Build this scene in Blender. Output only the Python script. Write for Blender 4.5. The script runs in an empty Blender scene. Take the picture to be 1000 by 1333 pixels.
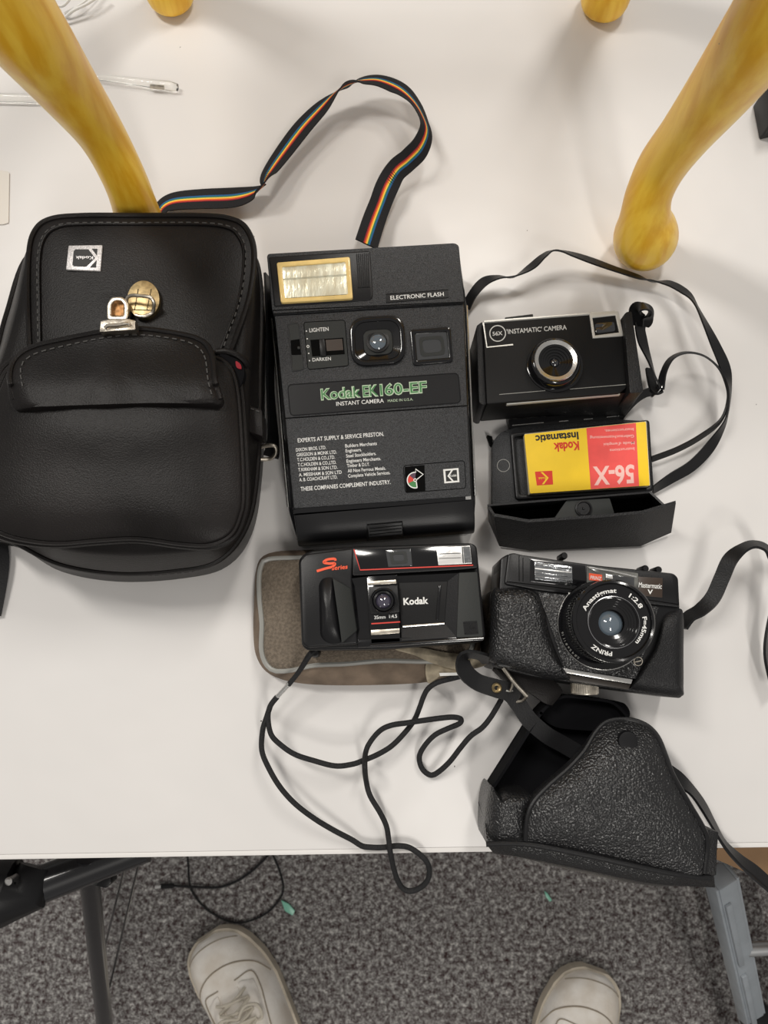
import bpy, bmesh, math, random
from mathutils import Vector, Matrix
random.seed(4)
SC = bpy.context.scene
COL = SC.collection
# ------------------------------------------------------------------ camera, world, lights
TBL = 0.74                      # table height, camera 0.60 above it, pitched 11.5 degrees off straight down
CAMH = 0.60
PITCH = math.radians(11.5)
cd = bpy.data.cameras.new('camera'); cam = bpy.data.objects.new('camera', cd); COL.objects.link(cam)
cam.location = (0, 0, TBL + CAMH); cam.rotation_euler = (PITCH, 0, 0)
cd.sensor_fit = 'VERTICAL'; cd.sensor_height = 36.0; cd.lens = 36.0 * 1000 / 1333; cd.clip_start = 0.01
cd.dof.use_dof = True; cd.dof.focus_distance = 0.56; cd.dof.aperture_fstop = 13
SC.camera = cam
w = bpy.data.worlds.new('room_light'); SC.world = w; w.use_nodes = True
w.node_tree.nodes['Background'].inputs[0].default_value = (1.0, 0.965, 0.92, 1)
w.node_tree.nodes['Background'].inputs[1].default_value = 0.30
def area(loc, sx, sy, power, color=(1, 0.96, 0.9), target=(0, 0.1, TBL)):
    l = bpy.data.lights.new('ceiling_panel_light', 'AREA'); l.shape = 'RECTANGLE'; l.size = sx; l.size_y = sy
    l.energy = power; l.color = color
    o = bpy.data.objects.new('ceiling_panel_light', l); COL.objects.link(o); o.location = loc
    o.rotation_euler = (Vector(target) - Vector(loc)).to_track_quat('-Z', 'Y').to_euler()
    return o
area((-0.95, 0.85, 2.75), 0.22, 0.75, 24)
area((0.55, 1.25, 2.75), 0.22, 0.75, 17)
area((0.45, -1.45, 2.75), 0.22, 0.75, 17)
SC.view_settings.view_transform = 'Standard'; SC.view_settings.look = 'None'
SC.view_settings.exposure = 0.0; SC.view_settings.gamma = 1.0; SC.view_settings.use_curve_mapping = False

# ------------------------------------------------------------------ measuring: photo pixel + height above the table (mm) -> world point
cP, sP = math.cos(PITCH), math.sin(PITCH)
def at(px, py, z=0.0):
    x, y, q = (px - 500) / 1000, -(py - 666.5) / 1000, -1.0
    d = Vector((x, y * cP - q * sP, y * sP + q * cP))
    h = CAMH - z / 1000
    t = h / -d.z
    return Vector((d.x * t, d.y * t, TBL + z / 1000))
def kk(px, py, z): return (at(px + 1, py, z) - at(px, py, z)).length
def zz(z, p): return z(p[0], p[1]) if callable(z) else z
def atz(p, z): return at(p[0], p[1], zz(z, p))

# ------------------------------------------------------------------ materials
MATS = {}
def mat(name, col, rough=0.5, metal=0.0, bump=0, bscale=600, kind='noise', var=0.0, vscale=40, coat=0, spec=0.5, trans=0, col2=None, stretch=None, dist=0.0005, ior=1.45, emit=0, alpha=1):
    m = bpy.data.materials.new(name); m.use_nodes = True; nt = m.node_tree; N = nt.nodes; L = nt.links
    b = N['Principled BSDF']
    b.inputs['Base Color'].default_value = (*col, 1); b.inputs['Roughness'].default_value = rough
    b.inputs['Metallic'].default_value = metal; b.inputs['Coat Weight'].default_value = coat
    b.inputs['Specular IOR Level'].default_value = spec; b.inputs['Transmission Weight'].default_value = trans
    b.inputs['IOR'].default_value = ior; b.inputs['Alpha'].default_value = alpha
    tc = N.new('ShaderNodeTexCoord'); src = tc.outputs['Object']
    if stretch:
        mp = N.new('ShaderNodeMapping'); mp.inputs['Scale'].default_value = stretch; L.new(src, mp.inputs[0]); src = mp.outputs[0]
    if var:
        n = N.new('ShaderNodeTexNoise'); n.inputs['Scale'].default_value = vscale; n.inputs['Detail'].default_value = 6
        L.new(src, n.inputs['Vector'])
        r = N.new('ShaderNodeValToRGB'); c2 = col2 or tuple(min(1, c * (1 + var)) for c in col)
        r.color_ramp.elements[0].position = 0.38; r.color_ramp.elements[1].position = 0.62
        r.color_ramp.elements[0].color = (*[c * (1 - var) if not col2 else c for c in col], 1); r.color_ramp.elements[1].color = (*c2, 1)
        L.new(n.outputs['Fac'], r.inputs[0]); L.new(r.outputs[0], b.inputs['Base Color'])
    if bump:
        if kind == 'noise':
            t = N.new('ShaderNodeTexNoise'); t.inputs['Scale'].default_value = bscale; t.inputs['Detail'].default_value = 3; out = t.outputs['Fac']
        elif kind == 'cells':
            t = N.new('ShaderNodeTexVoronoi'); t.inputs['Scale'].default_value = bscale; t.feature = 'SMOOTH_F1'; out = t.outputs['Distance']
        else:
            t = N.new('ShaderNodeTexWave'); t.inputs['Scale'].default_value = bscale; t.inputs['Distortion'].default_value = 1; out = t.outputs['Fac']
        L.new(src, t.inputs['Vector'])
        bp = N.new('ShaderNodeBump'); bp.inputs['Strength'].default_value = bump; bp.inputs['Distance'].default_value = dist
        if kind == 'cells': bp.invert = True
        L.new(out, bp.inputs['Height']); L.new(bp.outputs[0], b.inputs['Normal'])
    MATS[name] = m
    return m
leather = mat('smooth_leather', (0.011, 0.0096, 0.0094), 0.40, bump=0.55, bscale=1000, var=0.3, vscale=14, dist=0.0004, spec=0.2)
grain = mat('pebbled_leather', (0.015, 0.015, 0.016), 0.29, bump=1.0, bscale=760, kind='cells', dist=0.0008, spec=0.55)
fgrain = mat('fine_grain_leather', (0.011, 0.011, 0.012), 0.45, bump=0.8, bscale=1300, kind='cells', dist=0.0004, spec=0.35)
strapm = mat('strap_leather', (0.010, 0.010, 0.011), 0.42, bump=0.3, bscale=900, spec=0.35)
thread = mat('dark_thread', (0.05, 0.048, 0.046), 0.7)
lining = mat('black_velvet_lining', (0.006, 0.006, 0.007), 0.95, spec=0.1)
grey_pl = mat('grained_charcoal_plastic', (0.016, 0.0165, 0.018), 0.45, bump=1.0, bscale=1300, dist=0.0006, spec=0.42, var=0.5, vscale=1500, col2=(0.060, 0.062, 0.066))
dark_pl = mat('satin_black_plastic', (0.008, 0.008, 0.009), 0.36, bump=0.15, bscale=1200, spec=0.35)
gloss_pl = mat('glossy_black_plastic', (0.006, 0.006, 0.007), 0.12, coat=0.3)
matt_pl = mat('matt_black_plastic', (0.006, 0.006, 0.0065), 0.55, bump=0.2, bscale=1500, spec=0.28)
grip_pl = mat('charcoal_grip_plastic', (0.026, 0.028, 0.027), 0.55, bump=0.3, bscale=1500, spec=0.35)
groove = mat('black_groove', (0.002, 0.002, 0.002), 0.8, spec=0.1)
chrome = mat('brushed_chrome', (0.75, 0.74, 0.72), 0.25, 1.0, bump=0.2, bscale=900)
worn = mat('worn_nickel', (0.60, 0.55, 0.47), 0.34, 1.0, bump=0.25, bscale=500, var=0.2, vscale=200)
brass = mat('aged_brass', (0.42, 0.32, 0.17), 0.42, 1.0, bump=0.06, bscale=900, var=0.2, vscale=300)
gold_pl = mat('yellowed_flash_frame', (0.88, 0.64, 0.24), 0.35, coat=0.3, var=0.1, vscale=80)
refl = mat('flash_reflector', (0.98, 0.90, 0.66), 0.28, 0.35, bump=0.9, bscale=300, stretch=(1, .25, 1), var=0.25, vscale=120)
refl_w = mat('silver_flash_reflector', (0.93, 0.92, 0.9), 0.3, 0.6, bump=0.5, bscale=300)
refl_d = mat('ribbed_dark_flash', (0.33, 0.34, 0.35), 0.18, 0.9, bump=0.7, bscale=260)
clear = mat('clear_plastic', (0.97, 0.97, 0.95), 0.06, trans=1.0, ior=1.3)
glass_d = mat('dark_lens_glass', (0.012, 0.013, 0.017), 0.05, coat=1.0, spec=1.0)
glass_b = mat('coated_lens_glass', (0.10, 0.13, 0.16), 0.05, coat=1.0, spec=1.0)
glass_v = mat('viewfinder_glass', (0.05, 0.052, 0.055), 0.08, coat=1.0, bump=0.3, bscale=120, dist=0.001)
white = mat('white_print', (0.78, 0.78, 0.76), 0.55)
lgreen = mat('pale_green_print', (0.50, 0.62, 0.45), 0.55)
green = mat('green_print', (0.06, 0.22, 0.07), 0.55)
red_p = mat('red_print', (0.62, 0.05, 0.035), 0.5)
orange_p = mat('orange_print', (0.85, 0.10, 0.035), 0.5)
purple_p = mat('purple_print', (0.09, 0.05, 0.08), 0.5)
brown_w = mat('smoked_window', (0.045, 0.030, 0.022), 0.38)
yel_p = mat('yellow_card', (0.90, 0.60, 0.02), 0.55, var=0.05, vscale=30)
red_c = mat('faded_red_card', (0.80, 0.085, 0.075), 0.55, var=0.08, vscale=50)
pink = mat('pale_pink_print', (0.90, 0.55, 0.50), 0.6)
ink = mat('black_ink', (0.02, 0.02, 0.02), 0.6)
redink = mat('red_ink', (0.66, 0.04, 0.02), 0.6)
page = mat('page_edge', (0.75, 0.68, 0.5), 0.8)
mustard = mat('mustard_lacquered_wood', (0.86, 0.46, 0.025), 0.33, coat=0.08, bump=0.25, bscale=30, stretch=(9, 9, 0.7), var=0.14, vscale=13, col2=(1.0, 0.64, 0.07), dist=0.0006)
woven = mat('brown_woven_fabric', (0.155, 0.125, 0.095), 0.85, bump=1.0, bscale=1100, kind='cells', var=0.2, vscale=500, dist=0.0006)
ribf = mat('brown_ribbed_fabric', (0.20, 0.15, 0.11), 0.85, bump=0.8, bscale=500, var=0.2, vscale=60)
pipe_g = mat('grey_vinyl_piping', (0.30, 0.30, 0.28), 0.35)
beige = mat('worn_beige_trim', (0.34, 0.29, 0.21), 0.8, bump=0.8, bscale=300, var=0.35, vscale=90)
cordm = mat('braided_black_cord', (0.010, 0.010, 0.011), 0.75, bump=1.0, bscale=900, kind='cells', dist=0.0006)
webm = mat('black_webbing', (0.010, 0.010, 0.012), 0.85, bump=0.6, bscale=900)
shoe_m = mat('scuffed_white_leather', (0.80, 0.73, 0.64), 0.55, bump=0.7, bscale=120, var=0.15, vscale=22, col2=(0.97, 0.93, 0.87), dist=0.001)
shoe_d = mat('grimy_seam', (0.30, 0.25, 0.19), 0.8)
sole_m = mat('worn_rubber_sole', (0.55, 0.49, 0.40), 0.7, var=0.15, vscale=30)
lace_m = mat('off_white_lace', (0.62, 0.57, 0.48), 0.8, bump=0.8, bscale=900)
steel = mat('grey_painted_steel', (0.30, 0.33, 0.36), 0.42, bump=0.2, bscale=300, var=0.06, vscale=40)
rodm = mat('galvanised_rod', (0.5, 0.51, 0.52), 0.35, 0.8)
blackm = mat('black_painted_tube', (0.012, 0.012, 0.014), 0.25, coat=0.3)
ply = mat('plywood_edge', (0.30, 0.15, 0.055), 0.5, var=0.4, vscale=9, stretch=(1, 1, 30), bump=0.2, bscale=100)
board = mat('tan_board', (0.34, 0.20, 0.10), 0.6, var=0.12, vscale=20)
flare_m = mat('green_flare', (0.30, 0.72, 0.55), 0.3, trans=0.2)
redlin = mat('red_lining', (0.25, 0.01, 0.02), 0.8)
stripes = [mat('dark_red_thread', (0.35, 0.02, 0.03), 0.8), mat('orange_thread', (0.85, 0.16, 0.02), 0.8), mat('yellow_thread', (0.95, 0.62, 0.08), 0.8), mat('green_thread', (0.02, 0.20, 0.12), 0.8), mat('blue_thread', (0.02, 0.11, 0.30), 0.8)]

# white table: faint undulation, scattered dark specks of dirt
tm = mat('white_vinyl_table', (0.735, 0.715, 0.70), 0.36, bump=0.6, bscale=6.0, var=0.02, vscale=4, dist=0.011)
def specks(m, base_scale, thr, dark, keep=0.86):
    nt = m.node_tree; N = nt.nodes; L = nt.links; b = N['Principled BSDF']
    tc = N.new('ShaderNodeTexCoord'); ns = N.new('ShaderNodeTexNoise'); ns.inputs['Scale'].default_value = 400
    mx0 = N.new('ShaderNodeVectorMath'); mx0.operation = 'SCALE'; mx0.inputs['Scale'].default_value = 0.0022
    ad = N.new('ShaderNodeVectorMath'); L.new(tc.outputs['Object'], ns.inputs['Vector']); L.new(ns.outputs['Color'], mx0.inputs[0])
    L.new(tc.outputs['Object'], ad.inputs[0]); L.new(mx0.outputs[0], ad.inputs[1])
    v = N.new('ShaderNodeTexVoronoi'); v.inputs['Scale'].default_value = base_scale; L.new(ad.outputs[0], v.inputs['Vector'])
    lt = N.new('ShaderNodeMath'); lt.operation = 'LESS_THAN'; lt.inputs[1].default_value = thr; L.new(v.outputs['Distance'], lt.inputs[0])
    sep = N.new('ShaderNodeSeparateColor'); L.new(v.outputs['Color'], sep.inputs[0])
    gt = N.new('ShaderNodeMath'); gt.operation = 'GREATER_THAN'; gt.inputs[1].default_value = keep; L.new(sep.outputs[0], gt.inputs[0])
    mu = N.new('ShaderNodeMath'); mu.operation = 'MULTIPLY'; L.new(lt.outputs[0], mu.inputs[0]); L.new(gt.outputs[0], mu.inputs[1])
    mx = N.new('ShaderNodeMix'); mx.data_type = 'RGBA'; L.new(mu.outputs[0], mx.inputs['Factor'])
    lk = b.inputs['Base Color'].links
    if lk: L.new(lk[0].from_socket, mx.inputs['A'])
    else: mx.inputs['A'].default_value = b.inputs['Base Color'].default_value
    mx.inputs['B'].default_value = (*dark, 1); L.new(mx.outputs['Result'], b.inputs['Base Color'])
specks(tm, 55, 0.032, (0.05, 0.04, 0.03), 0.84)
specks(mustard, 60, 0.045, (0.10, 0.05, 0.02), 0.90)
# carpet: salt-and-pepper loops
cm = bpy.data.materials.new('speckled_grey_carpet'); cm.use_nodes = True
def carpet_nodes(m, dark=1.0):
    nt = m.node_tree; N = nt.nodes; L = nt.links; b = N['Principled BSDF']; b.inputs['Roughness'].default_value = 0.95; b.inputs['Specular IOR Level'].default_value = 0.1
    tc = N.new('ShaderNodeTexCoord')
    n1 = N.new('ShaderNodeTexNoise'); n1.inputs['Scale'].default_value = 115; n1.inputs['Detail'].default_value = 9; n1.inputs['Roughness'].default_value = 0.92
    L.new(tc.outputs['Object'], n1.inputs['Vector'])
    r = N.new('ShaderNodeValToRGB'); e = r.color_ramp.elements
    e[0].position = 0.43; e[0].color = (0.045 * dark, 0.018 * dark, 0.019 * dark, 1)
    e[1].position = 0.60; e[1].color = (0.85 * dark, 0.83 * dark, 0.80 * dark, 1)
    x = e.new(0.51); x.color = (0.25 * dark, 0.24 * dark, 0.235 * dark, 1)
    L.new(n1.outputs['Fac'], r.inputs[0]); L.new(r.outputs[0], b.inputs['Base Color'])
    bp = N.new('ShaderNodeBump'); bp.inputs['Strength'].default_value = 1.0; bp.inputs['Distance'].default_value = 0.004
    L.new(n1.outputs['Fac'], bp.inputs['Height']); L.new(bp.outputs[0], b.inputs['Normal'])
carpet_nodes(cm, 1.18)
cm2 = bpy.data.materials.new('shadowed_carpet'); cm2.use_nodes = True; carpet_nodes(cm2, 0.7)  # carpet mix darkened to paint the shadow strip on the floor

# ------------------------------------------------------------------ geometry helpers
def lerp(a, b, t): return tuple(x + (y - x) * t for x, y in zip(a, b))
def cr(pts, n, closed=False):
    """Catmull-Rom through tuples, n samples per span"""
    out = []; m = len(pts)
    spans = m if closed else m - 1
    for i in range(spans):
        p0 = pts[(i - 1) % m] if closed else pts[max(i - 1, 0)]
        p1 = pts[i]; p2 = pts[(i + 1) % m]; p3 = pts[(i + 2) % m] if closed else pts[min(i + 2, m - 1)]
        for k in range(n):
            t = k / n
            out.append(tuple(0.5 * (2 * b + (c - a) * t + (2 * a - 5 * b + 4 * c - d) * t * t + (3 * b - a - 3 * c + d) * t ** 3) for a, b, c, d in zip(p0, p1, p2, p3)))
    if not closed: out.append(tuple(pts[-1]))
    return out
def rnd(pts, r, seg=4):
    if r <= 0: return [tuple(p) for p in pts]
    out = []; n = len(pts)
    for i in range(n):
        a, b, c = Vector(pts[i - 1][:2]), Vector(pts[i][:2]), Vector(pts[(i + 1) % n][:2])
        rr = min(r, (a - b).length * .48, (c - b).length * .48)
        p, q = b + (a - b).normalized() * rr, b + (c - b).normalized() * rr
        for k in range(seg + 1):
            t = k / seg
            v = p * (1 - t) ** 2 + b * 2 * t * (1 - t) + q * t * t
            out.append((v.x, v.y))
    return out
def shrink(pts, d):
    """inset (d>0) a px polygon by about d px"""
    n = len(pts); A = sum(pts[i][0] * pts[(i + 1) % n][1] - pts[(i + 1) % n][0] * pts[i][1] for i in range(n))
    sg = 1 if A > 0 else -1; out = []
    for i in range(n):
        a, b, c = pts[i - 1], pts[i], pts[(i + 1) % n]
        e1 = Vector((b[0] - a[0], b[1] - a[1])); e2 = Vector((c[0] - b[0], c[1] - b[1]))
        if e1.length < 1e-6: e1 = e2
        if e2.length < 1e-6: e2 = e1
        e1.normalize(); e2.normalize()
        nn = Vector((-e1.y - e2.y, e1.x + e2.x)) * sg
        if nn.length < 1e-6: nn = Vector((-e1.y, e1.x)) * sg
        nn.normalize(); cosh = max(0.5, nn.dot(Vector((-e1.y, e1.x)) * sg))
        out.append((b[0] + nn.x * d / cosh, b[1] + nn.y * d / cosh))
    return out
def circ(cx, cy, r, n=40, ry=None, a0=0): return [(cx + r * math.cos(a0 + 2 * math.pi * i / n), cy - (ry or r) * math.sin(a0 + 2 * math.pi * i / n)) for i in range(n)]

class B:
    def __init__(s): s.v = []; s.f = []
    def add(s, vs, fs):
        o = len(s.v); s.v += [Vector(v) for v in vs]; s.f += [tuple(i + o for i in f) for f in fs]; return s
    def loft(s, rings, caps=True):
        n = len(rings[0]); vs = [v for r in rings for v in r]; fs = []
        for j in range(len(rings) - 1):
            for i in range(n):
                k = (i + 1) % n; fs.append((j * n + i, j * n + k, (j + 1) * n + k, (j + 1) * n + i))
        if caps: fs.append(tuple(range(n))[::-1]); fs.append(tuple(range((len(rings) - 1) * n, len(rings) * n)))
        return s.add(vs, fs)
    def prism(s, pts, zt, zb, r=0, grow=0.0):
        """px polygon at height zt, straight down to zb; grow = mm the foot is larger all round"""
        p = rnd(pts, r); top = [atz(q, zt) for q in p]
        c = sum(top, Vector()) / len(top); bot = []
        for q, t in zip(p, top):
            d = Vector((t.x - c.x, t.y - c.y, 0)); d = d.normalized() * grow / 1000 if d.length else d
            zbv = zz(zb, q); bot.append(Vector((t.x + d.x, t.y + d.y, TBL + zbv / 1000)))
        return s.loft([bot, top])
    def frame(s, outer, inner, zt, zb):
        n = len(outer)
        R = []
        for pts, z in ((outer, zb), (outer, zt), (inner, zt), (inner, zb)):
            R.append([Vector((atz(q, zt).x, atz(q, zt).y, TBL + zz(z, q) / 1000)) for q in pts])
        vs = [v for r in R for v in r]; fs = []
        for j in range(4):
            for i in range(n):
                k = (i + 1) % n; j2 = (j + 1) % 4; fs.append((j * n + i, j * n + k, j2 * n + k, j2 * n + i))
        return s.add(vs, fs)
    def flat(s, pts, z):
        return s.add([atz(q, z) for q in pts], [tuple(range(len(pts)))])
    def stroke(s, pts, wd, z, closed=False):
        n = len(pts); L = []; R = []
        for i in range(n):
            a = Vector(pts[i - 1]) if (i or closed) else Vector(pts[i]); c = Vector(pts[(i + 1) % n]) if (i < n - 1 or closed) else Vector(pts[i])
            t = (c - a); t = t.normalized() if t.length else Vector((1, 0)); q = Vector((-t.y, t.x)) * wd / 2; p = Vector(pts[i])
            L.append(p + q); R.append(p - q)
        vs = [atz(q, z) for q in L] + [atz(q, z) for q in R]
        return s.add(vs, [(i, (i + 1) % n, n + (i + 1) % n, n + i) for i in range(n if closed else n - 1)])
    def tube(s, pts, rad, seg=10, closed=False):
        n = len(pts); pts = [Vector(p) for p in pts]; rads = rad if isinstance(rad, (list, tuple)) else [rad] * n; rings = []
        up = Vector((0, 0, 1)); prev = None
        for i in range(n):
            t = (pts[(i + 1) % n] if (i < n - 1 or closed) else pts[i]) - (pts[i - 1] if (i or closed) else pts[i])
            t.normalize()
            if prev is None: u = t.cross(up if abs(t.z) < .9 else Vector((1, 0, 0))).normalized()
            else: u = (prev - t * prev.dot(t)).normalized()
            prev = u; v = t.cross(u)
            rings.append([pts[i] + (u * math.cos(2 * math.pi * k / seg) + v * math.sin(2 * math.pi * k / seg)) * rads[i] for k in range(seg)])
        if closed: rings.append(rings[0]); return s.loft(rings, caps=False)
        return s.loft(rings)
    def ptube(s, pts, rad, seg=10, n=6, closed=False):
        """tube through (px,py,z_mm) points, radius in mm"""
        q = cr(pts, n, closed); return s.tube([at(*p[:3]) for p in q], rad / 1000, seg, closed)
    def ribbon(s, ctrl, th=1.2, n=8, o0=-.5, o1=.5, lift=0.0, both=False):
        """ctrl: (px,py,z_mm,width_mm,roll_deg); o0..o1 part of the width; lift mm off the middle surface"""
        q = cr(ctrl, n); P = [at(*p[:3]) for p in q]; rings = []
        for i, p in enumerate(q):
            t = (P[min(i + 1, len(P) - 1)] - P[max(i - 1, 0)]).normalized()
            sd = t.cross(Vector((0, 0, 1))); sd.normalize(); nn = sd.cross(t)
            a = math.radians(p[4]); S = sd * math.cos(a) + nn * math.sin(a); Nn = nn * math.cos(a) - sd * math.sin(a)
            w2 = p[3] / 1000; h = th / 2000; c = P[i] + Nn * lift / 1000
            rings.append([c + S * o0 * w2 - Nn * h, c + S * o1 * w2 - Nn * h, c + S * o1 * w2 + Nn * h, c + S * o0 * w2 + Nn * h])
        return s.loft(rings)
    def lathe(s, cx, cy, zc, prof, seg=48, k=None, ring=False):
        """vertical axis through px (cx,cy) seen at height zc; prof (radius_px_at_zc, z_mm)"""
        c = at(cx, cy, zc); k = k or kk(cx, cy, zc); vs = []; fs = []; n = len(prof)
        for r, z in prof:
            for i in range(seg):
                a = 2 * math.pi * i / seg; vs.append((c.x + r * k * math.cos(a), c.y + r * k * math.sin(a), TBL + z / 1000))
        for j in range(n - 1):
            for i in range(seg):
                i2 = (i + 1) % seg; fs.append((j * seg + i, j * seg + i2, (j + 1) * seg + i2, (j + 1) * seg + i))
        if ring:
            for i in range(seg): fs.append(((n - 1) * seg + i, (n - 1) * seg + (i + 1) % seg, (i + 1) % seg, i))
        else: fs.append(tuple(range(seg))[::-1]); fs.append(tuple(range((n - 1) * seg, n * seg)))
        return s.add(vs, fs)
    def dome(s, ctrl, zf, zb, n=6, levels=(1, .985, .96, .9, .78, .6, .4, .2, .06), smooth=True):
        """star-shaped px outline, surface height zf(px,py,s), skirt down to zb"""
        o = cr(ctrl, n, True) if smooth else ctrl
        cx = sum(p[0] for p in o) / len(o); cy = sum(p[1] for p in o) / len(o); rings = []
        f = [atz((p[0], p[1]), lambda x, y: zf(x, y, 1)) for p in o]
        rings.append([Vector((v.x, v.y, TBL + zz(zb, p) / 1000)) for v, p in zip(f, o)])
        for l in levels:
            rings.append([at(cx + (p[0] - cx) * l, cy + (p[1] - cy) * l, zf(cx + (p[0] - cx) * l, cy + (p[1] - cy) * l, l)) for p in o])
        return s.loft(rings)
    def box(s, c, dx, dy, dz, R=None):
        vs = [Vector((x * dx / 2, y * dy / 2, z * dz / 2)) for x in (-1, 1) for y in (-1, 1) for z in (-1, 1)]
        if R: vs = [R @ v for v in vs]
        return s.add([Vector(c) + v for v in vs], [(0, 1, 3, 2), (4, 6, 7, 5), (0, 4, 5, 1), (2, 3, 7, 6), (0, 2, 6, 4), (1, 5, 7, 3)])
    def build(s, name, m, parent=None, bevel=0, seg=2, ang=35, sub=0, kind=None, label=None):
        o0 = parent.matrix_world.translation if parent else Vector()
        org = ORIG.get(parent, Vector()) if parent else Vector()
        me = bpy.data.meshes.new(name); bm = bmesh.new()
        vs = [bm.verts.new(v - org) for v in s.v]
        for f in s.f:
            if len(set(f)) < 3: continue
            try: bm.faces.new([vs[i] for i in f])
            except ValueError: pass
        bmesh.ops.recalc_face_normals(bm, faces=bm.faces)
        if bevel:
            es = [e for e in bm.edges if len(e.link_faces) == 2 and e.calc_face_angle(0) > math.radians(40)]
            bmesh.ops.bevel(bm, geom=es, offset=bevel / 1000, segments=seg, affect='EDGES', clamp_overlap=True, profile=0.5)
        for f in bm.faces: f.smooth = True
        bm.to_mesh(me); bm.free(); me.set_sharp_from_angle(angle=math.radians(ang))
        me.materials.append(m); o = bpy.data.objects.new(name, me); COL.objects.link(o)
        if parent: o.parent = parent; ORIG[o] = org
        if sub:
            md = o.modifiers.new('sub', 'SUBSURF'); md.levels = md.render_levels = sub
        if kind: o['kind'] = kind
        if label: o['label'] = label
        return o
ORIG = {}
def thing(name, label, cat, px, py, z=0, group=None):
    e = bpy.data.objects.new(name, None); COL.objects.link(e); e.location = at(px, py, z); ORIG[e] = e.location.copy()
    e.empty_display_size = 0.02; e['label'] = label; e['category'] = cat
    if group: e['group'] = group
    return e
def tag(o, label, cat, group=None):
    o['label'] = label; o['category'] = cat
    if group: o['group'] = group
    return o
_tx = {}
def glyphs(txt, bold):
    key = (txt, bold)
    if key not in _tx:
        c = bpy.data.curves.new('t', 'FONT'); c.body = txt; c.size = 1; c.offset = bold; c.resolution_u = 3
        o = bpy.data.objects.new('t', c); COL.objects.link(o); bpy.context.view_layer.update()
        me = bpy.data.meshes.new_from_object(o.evaluated_get(bpy.context.evaluated_depsgraph_get()))
        _tx[key] = ([v.co.copy() for v in me.vertices], [tuple(p.vertices) for p in me.polygons])
        bpy.data.objects.remove(o); bpy.data.curves.remove(c); bpy.data.meshes.remove(me)
    return _tx[key]
CAP = 0.70
def text(b, txt, p0, p1, h, z, bold=0.0, slant=0.0):
    """flat lettering whose baseline runs p0->p1 (px), cap height h px, on surface z"""
    V, F = glyphs(txt, bold)
    x0 = min(v.x for v in V); x1 = max(v.x for v in V)
    d = Vector((p1[0] - p0[0], p1[1] - p0[1])); u = d.normalized(); up = Vector((u.y, -u.x))
    out = []
    for v in V:
        s = (v.x - x0) / (x1 - x0); t = v.y / CAP
        q = Vector(p0) + d * s + up * (t * h) + u * (slant * t * h)
        out.append(atz(q, z))
    b.add(out, F)
def arctext(b, txt, cx, cy, r, a0, a1, h, z, bold=0.0):
    """lettering clockwise round a circle, tops outward"""
    V, F = glyphs(txt, bold); x0 = min(v.x for v in V); x1 = max(v.x for v in V); out = []
    for v in V:
        a = math.radians(a0 + (a1 - a0) * (v.x - x0) / (x1 - x0)); rr = r + v.y / CAP * h
        out.append(atz((cx + rr * math.cos(a), cy - rr * math.sin(a)), z))
    b.add(out, F)
def up(z, d): return (lambda x, y: zz(z, (x, y)) + d)
def quadmap(q): # TL,TR,BR,BL ; u right, v down
    return lambda u, v: (q[0][0] * (1 - u) * (1 - v) + q[1][0] * u * (1 - v) + q[2][0] * u * v + q[3][0] * (1 - u) * v,
                         q[0][1] * (1 - u) * (1 - v) + q[1][1] * u * (1 - v) + q[2][1] * u * v + q[3][1] * (1 - u) * v)
def klogo(q, z, m_field, m_mark, parent, name='emblem', flip=False, border=True):
    if flip: q = [q[2], q[3], q[0], q[1]]
    M = quadmap(q)
    f = B(); f.flat([M(0, 0), M(1, 0), M(1, 1), M(0, 1)], z); o = f.build(name, m_field, parent)
    b = B(); zu = up(z, 0.12)
    if border:
        for a in ([(0, 0), (1, 0), (1, .12), (0, .12)], [(0, .88), (1, .88), (1, 1), (0, 1)], [(0, .1), (.13, .1), (.13, .9), (0, .9)], [(.88, .1), (1, .1), (1, .9), (.88, .9)]):
            b.flat([M(*p) for p in a], zu)
    for a in ([(.24, .5), (.55, .06), (.68, .06), (.36, .5)], [(.24, .5), (.36, .5), (.68, .94), (.55, .94)]):
        b.flat([M(*p) for p in a], up(z, 0.2))
    text(b, 'Kodak', M(.40, .57), M(.86, .57), math.dist(M(0, 0), M(0, 1)) * .16, up(z, .25), .015)
    b.build('emblem_mark', m_mark, o)
    return o
def stitches(path, z, ln=3.2, gap=2.2, wd=.9, hgt=.5):
    """row of thread dashes along a px path"""
    b = B(); P = [atz(p, z) for p in path]; acc = 0
    for i in range(len(P) - 1):
        a, c = P[i], P[i + 1]; L = (c - a).length * 1000; d = (c - a).normalized() if L else Vector((1, 0, 0)); t = 0
        while t < L:
            if acc <= 0:
                R = Matrix.Rotation(math.atan2(d.y, d.x), 3, 'Z')
                b.box(a + d * t / 1000, ln / 1000, wd / 1000, hgt / 1000, R); acc = ln + gap
            st = min(acc, L - t) if acc > 0 else 0
            t += max(st, .01); acc -= max(st, .01)
    return b

# ------------------------------------------------------------------ setting: floor, table, trestle
fl = B(); fl.box((0, 0, -0.01), 6, 6, 0.02); f = fl.build('floor', cm); f['kind'] = 'structure'
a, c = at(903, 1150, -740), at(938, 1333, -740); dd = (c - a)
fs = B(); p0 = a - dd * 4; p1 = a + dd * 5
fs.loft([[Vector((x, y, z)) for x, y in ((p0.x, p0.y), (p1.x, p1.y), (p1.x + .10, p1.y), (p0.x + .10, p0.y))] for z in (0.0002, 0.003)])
o = fs.build('shadow_strip_1', cm2); o['kind'] = 'structure'  # thin darkened carpet copy standing in for the shadow by the trestle

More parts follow.
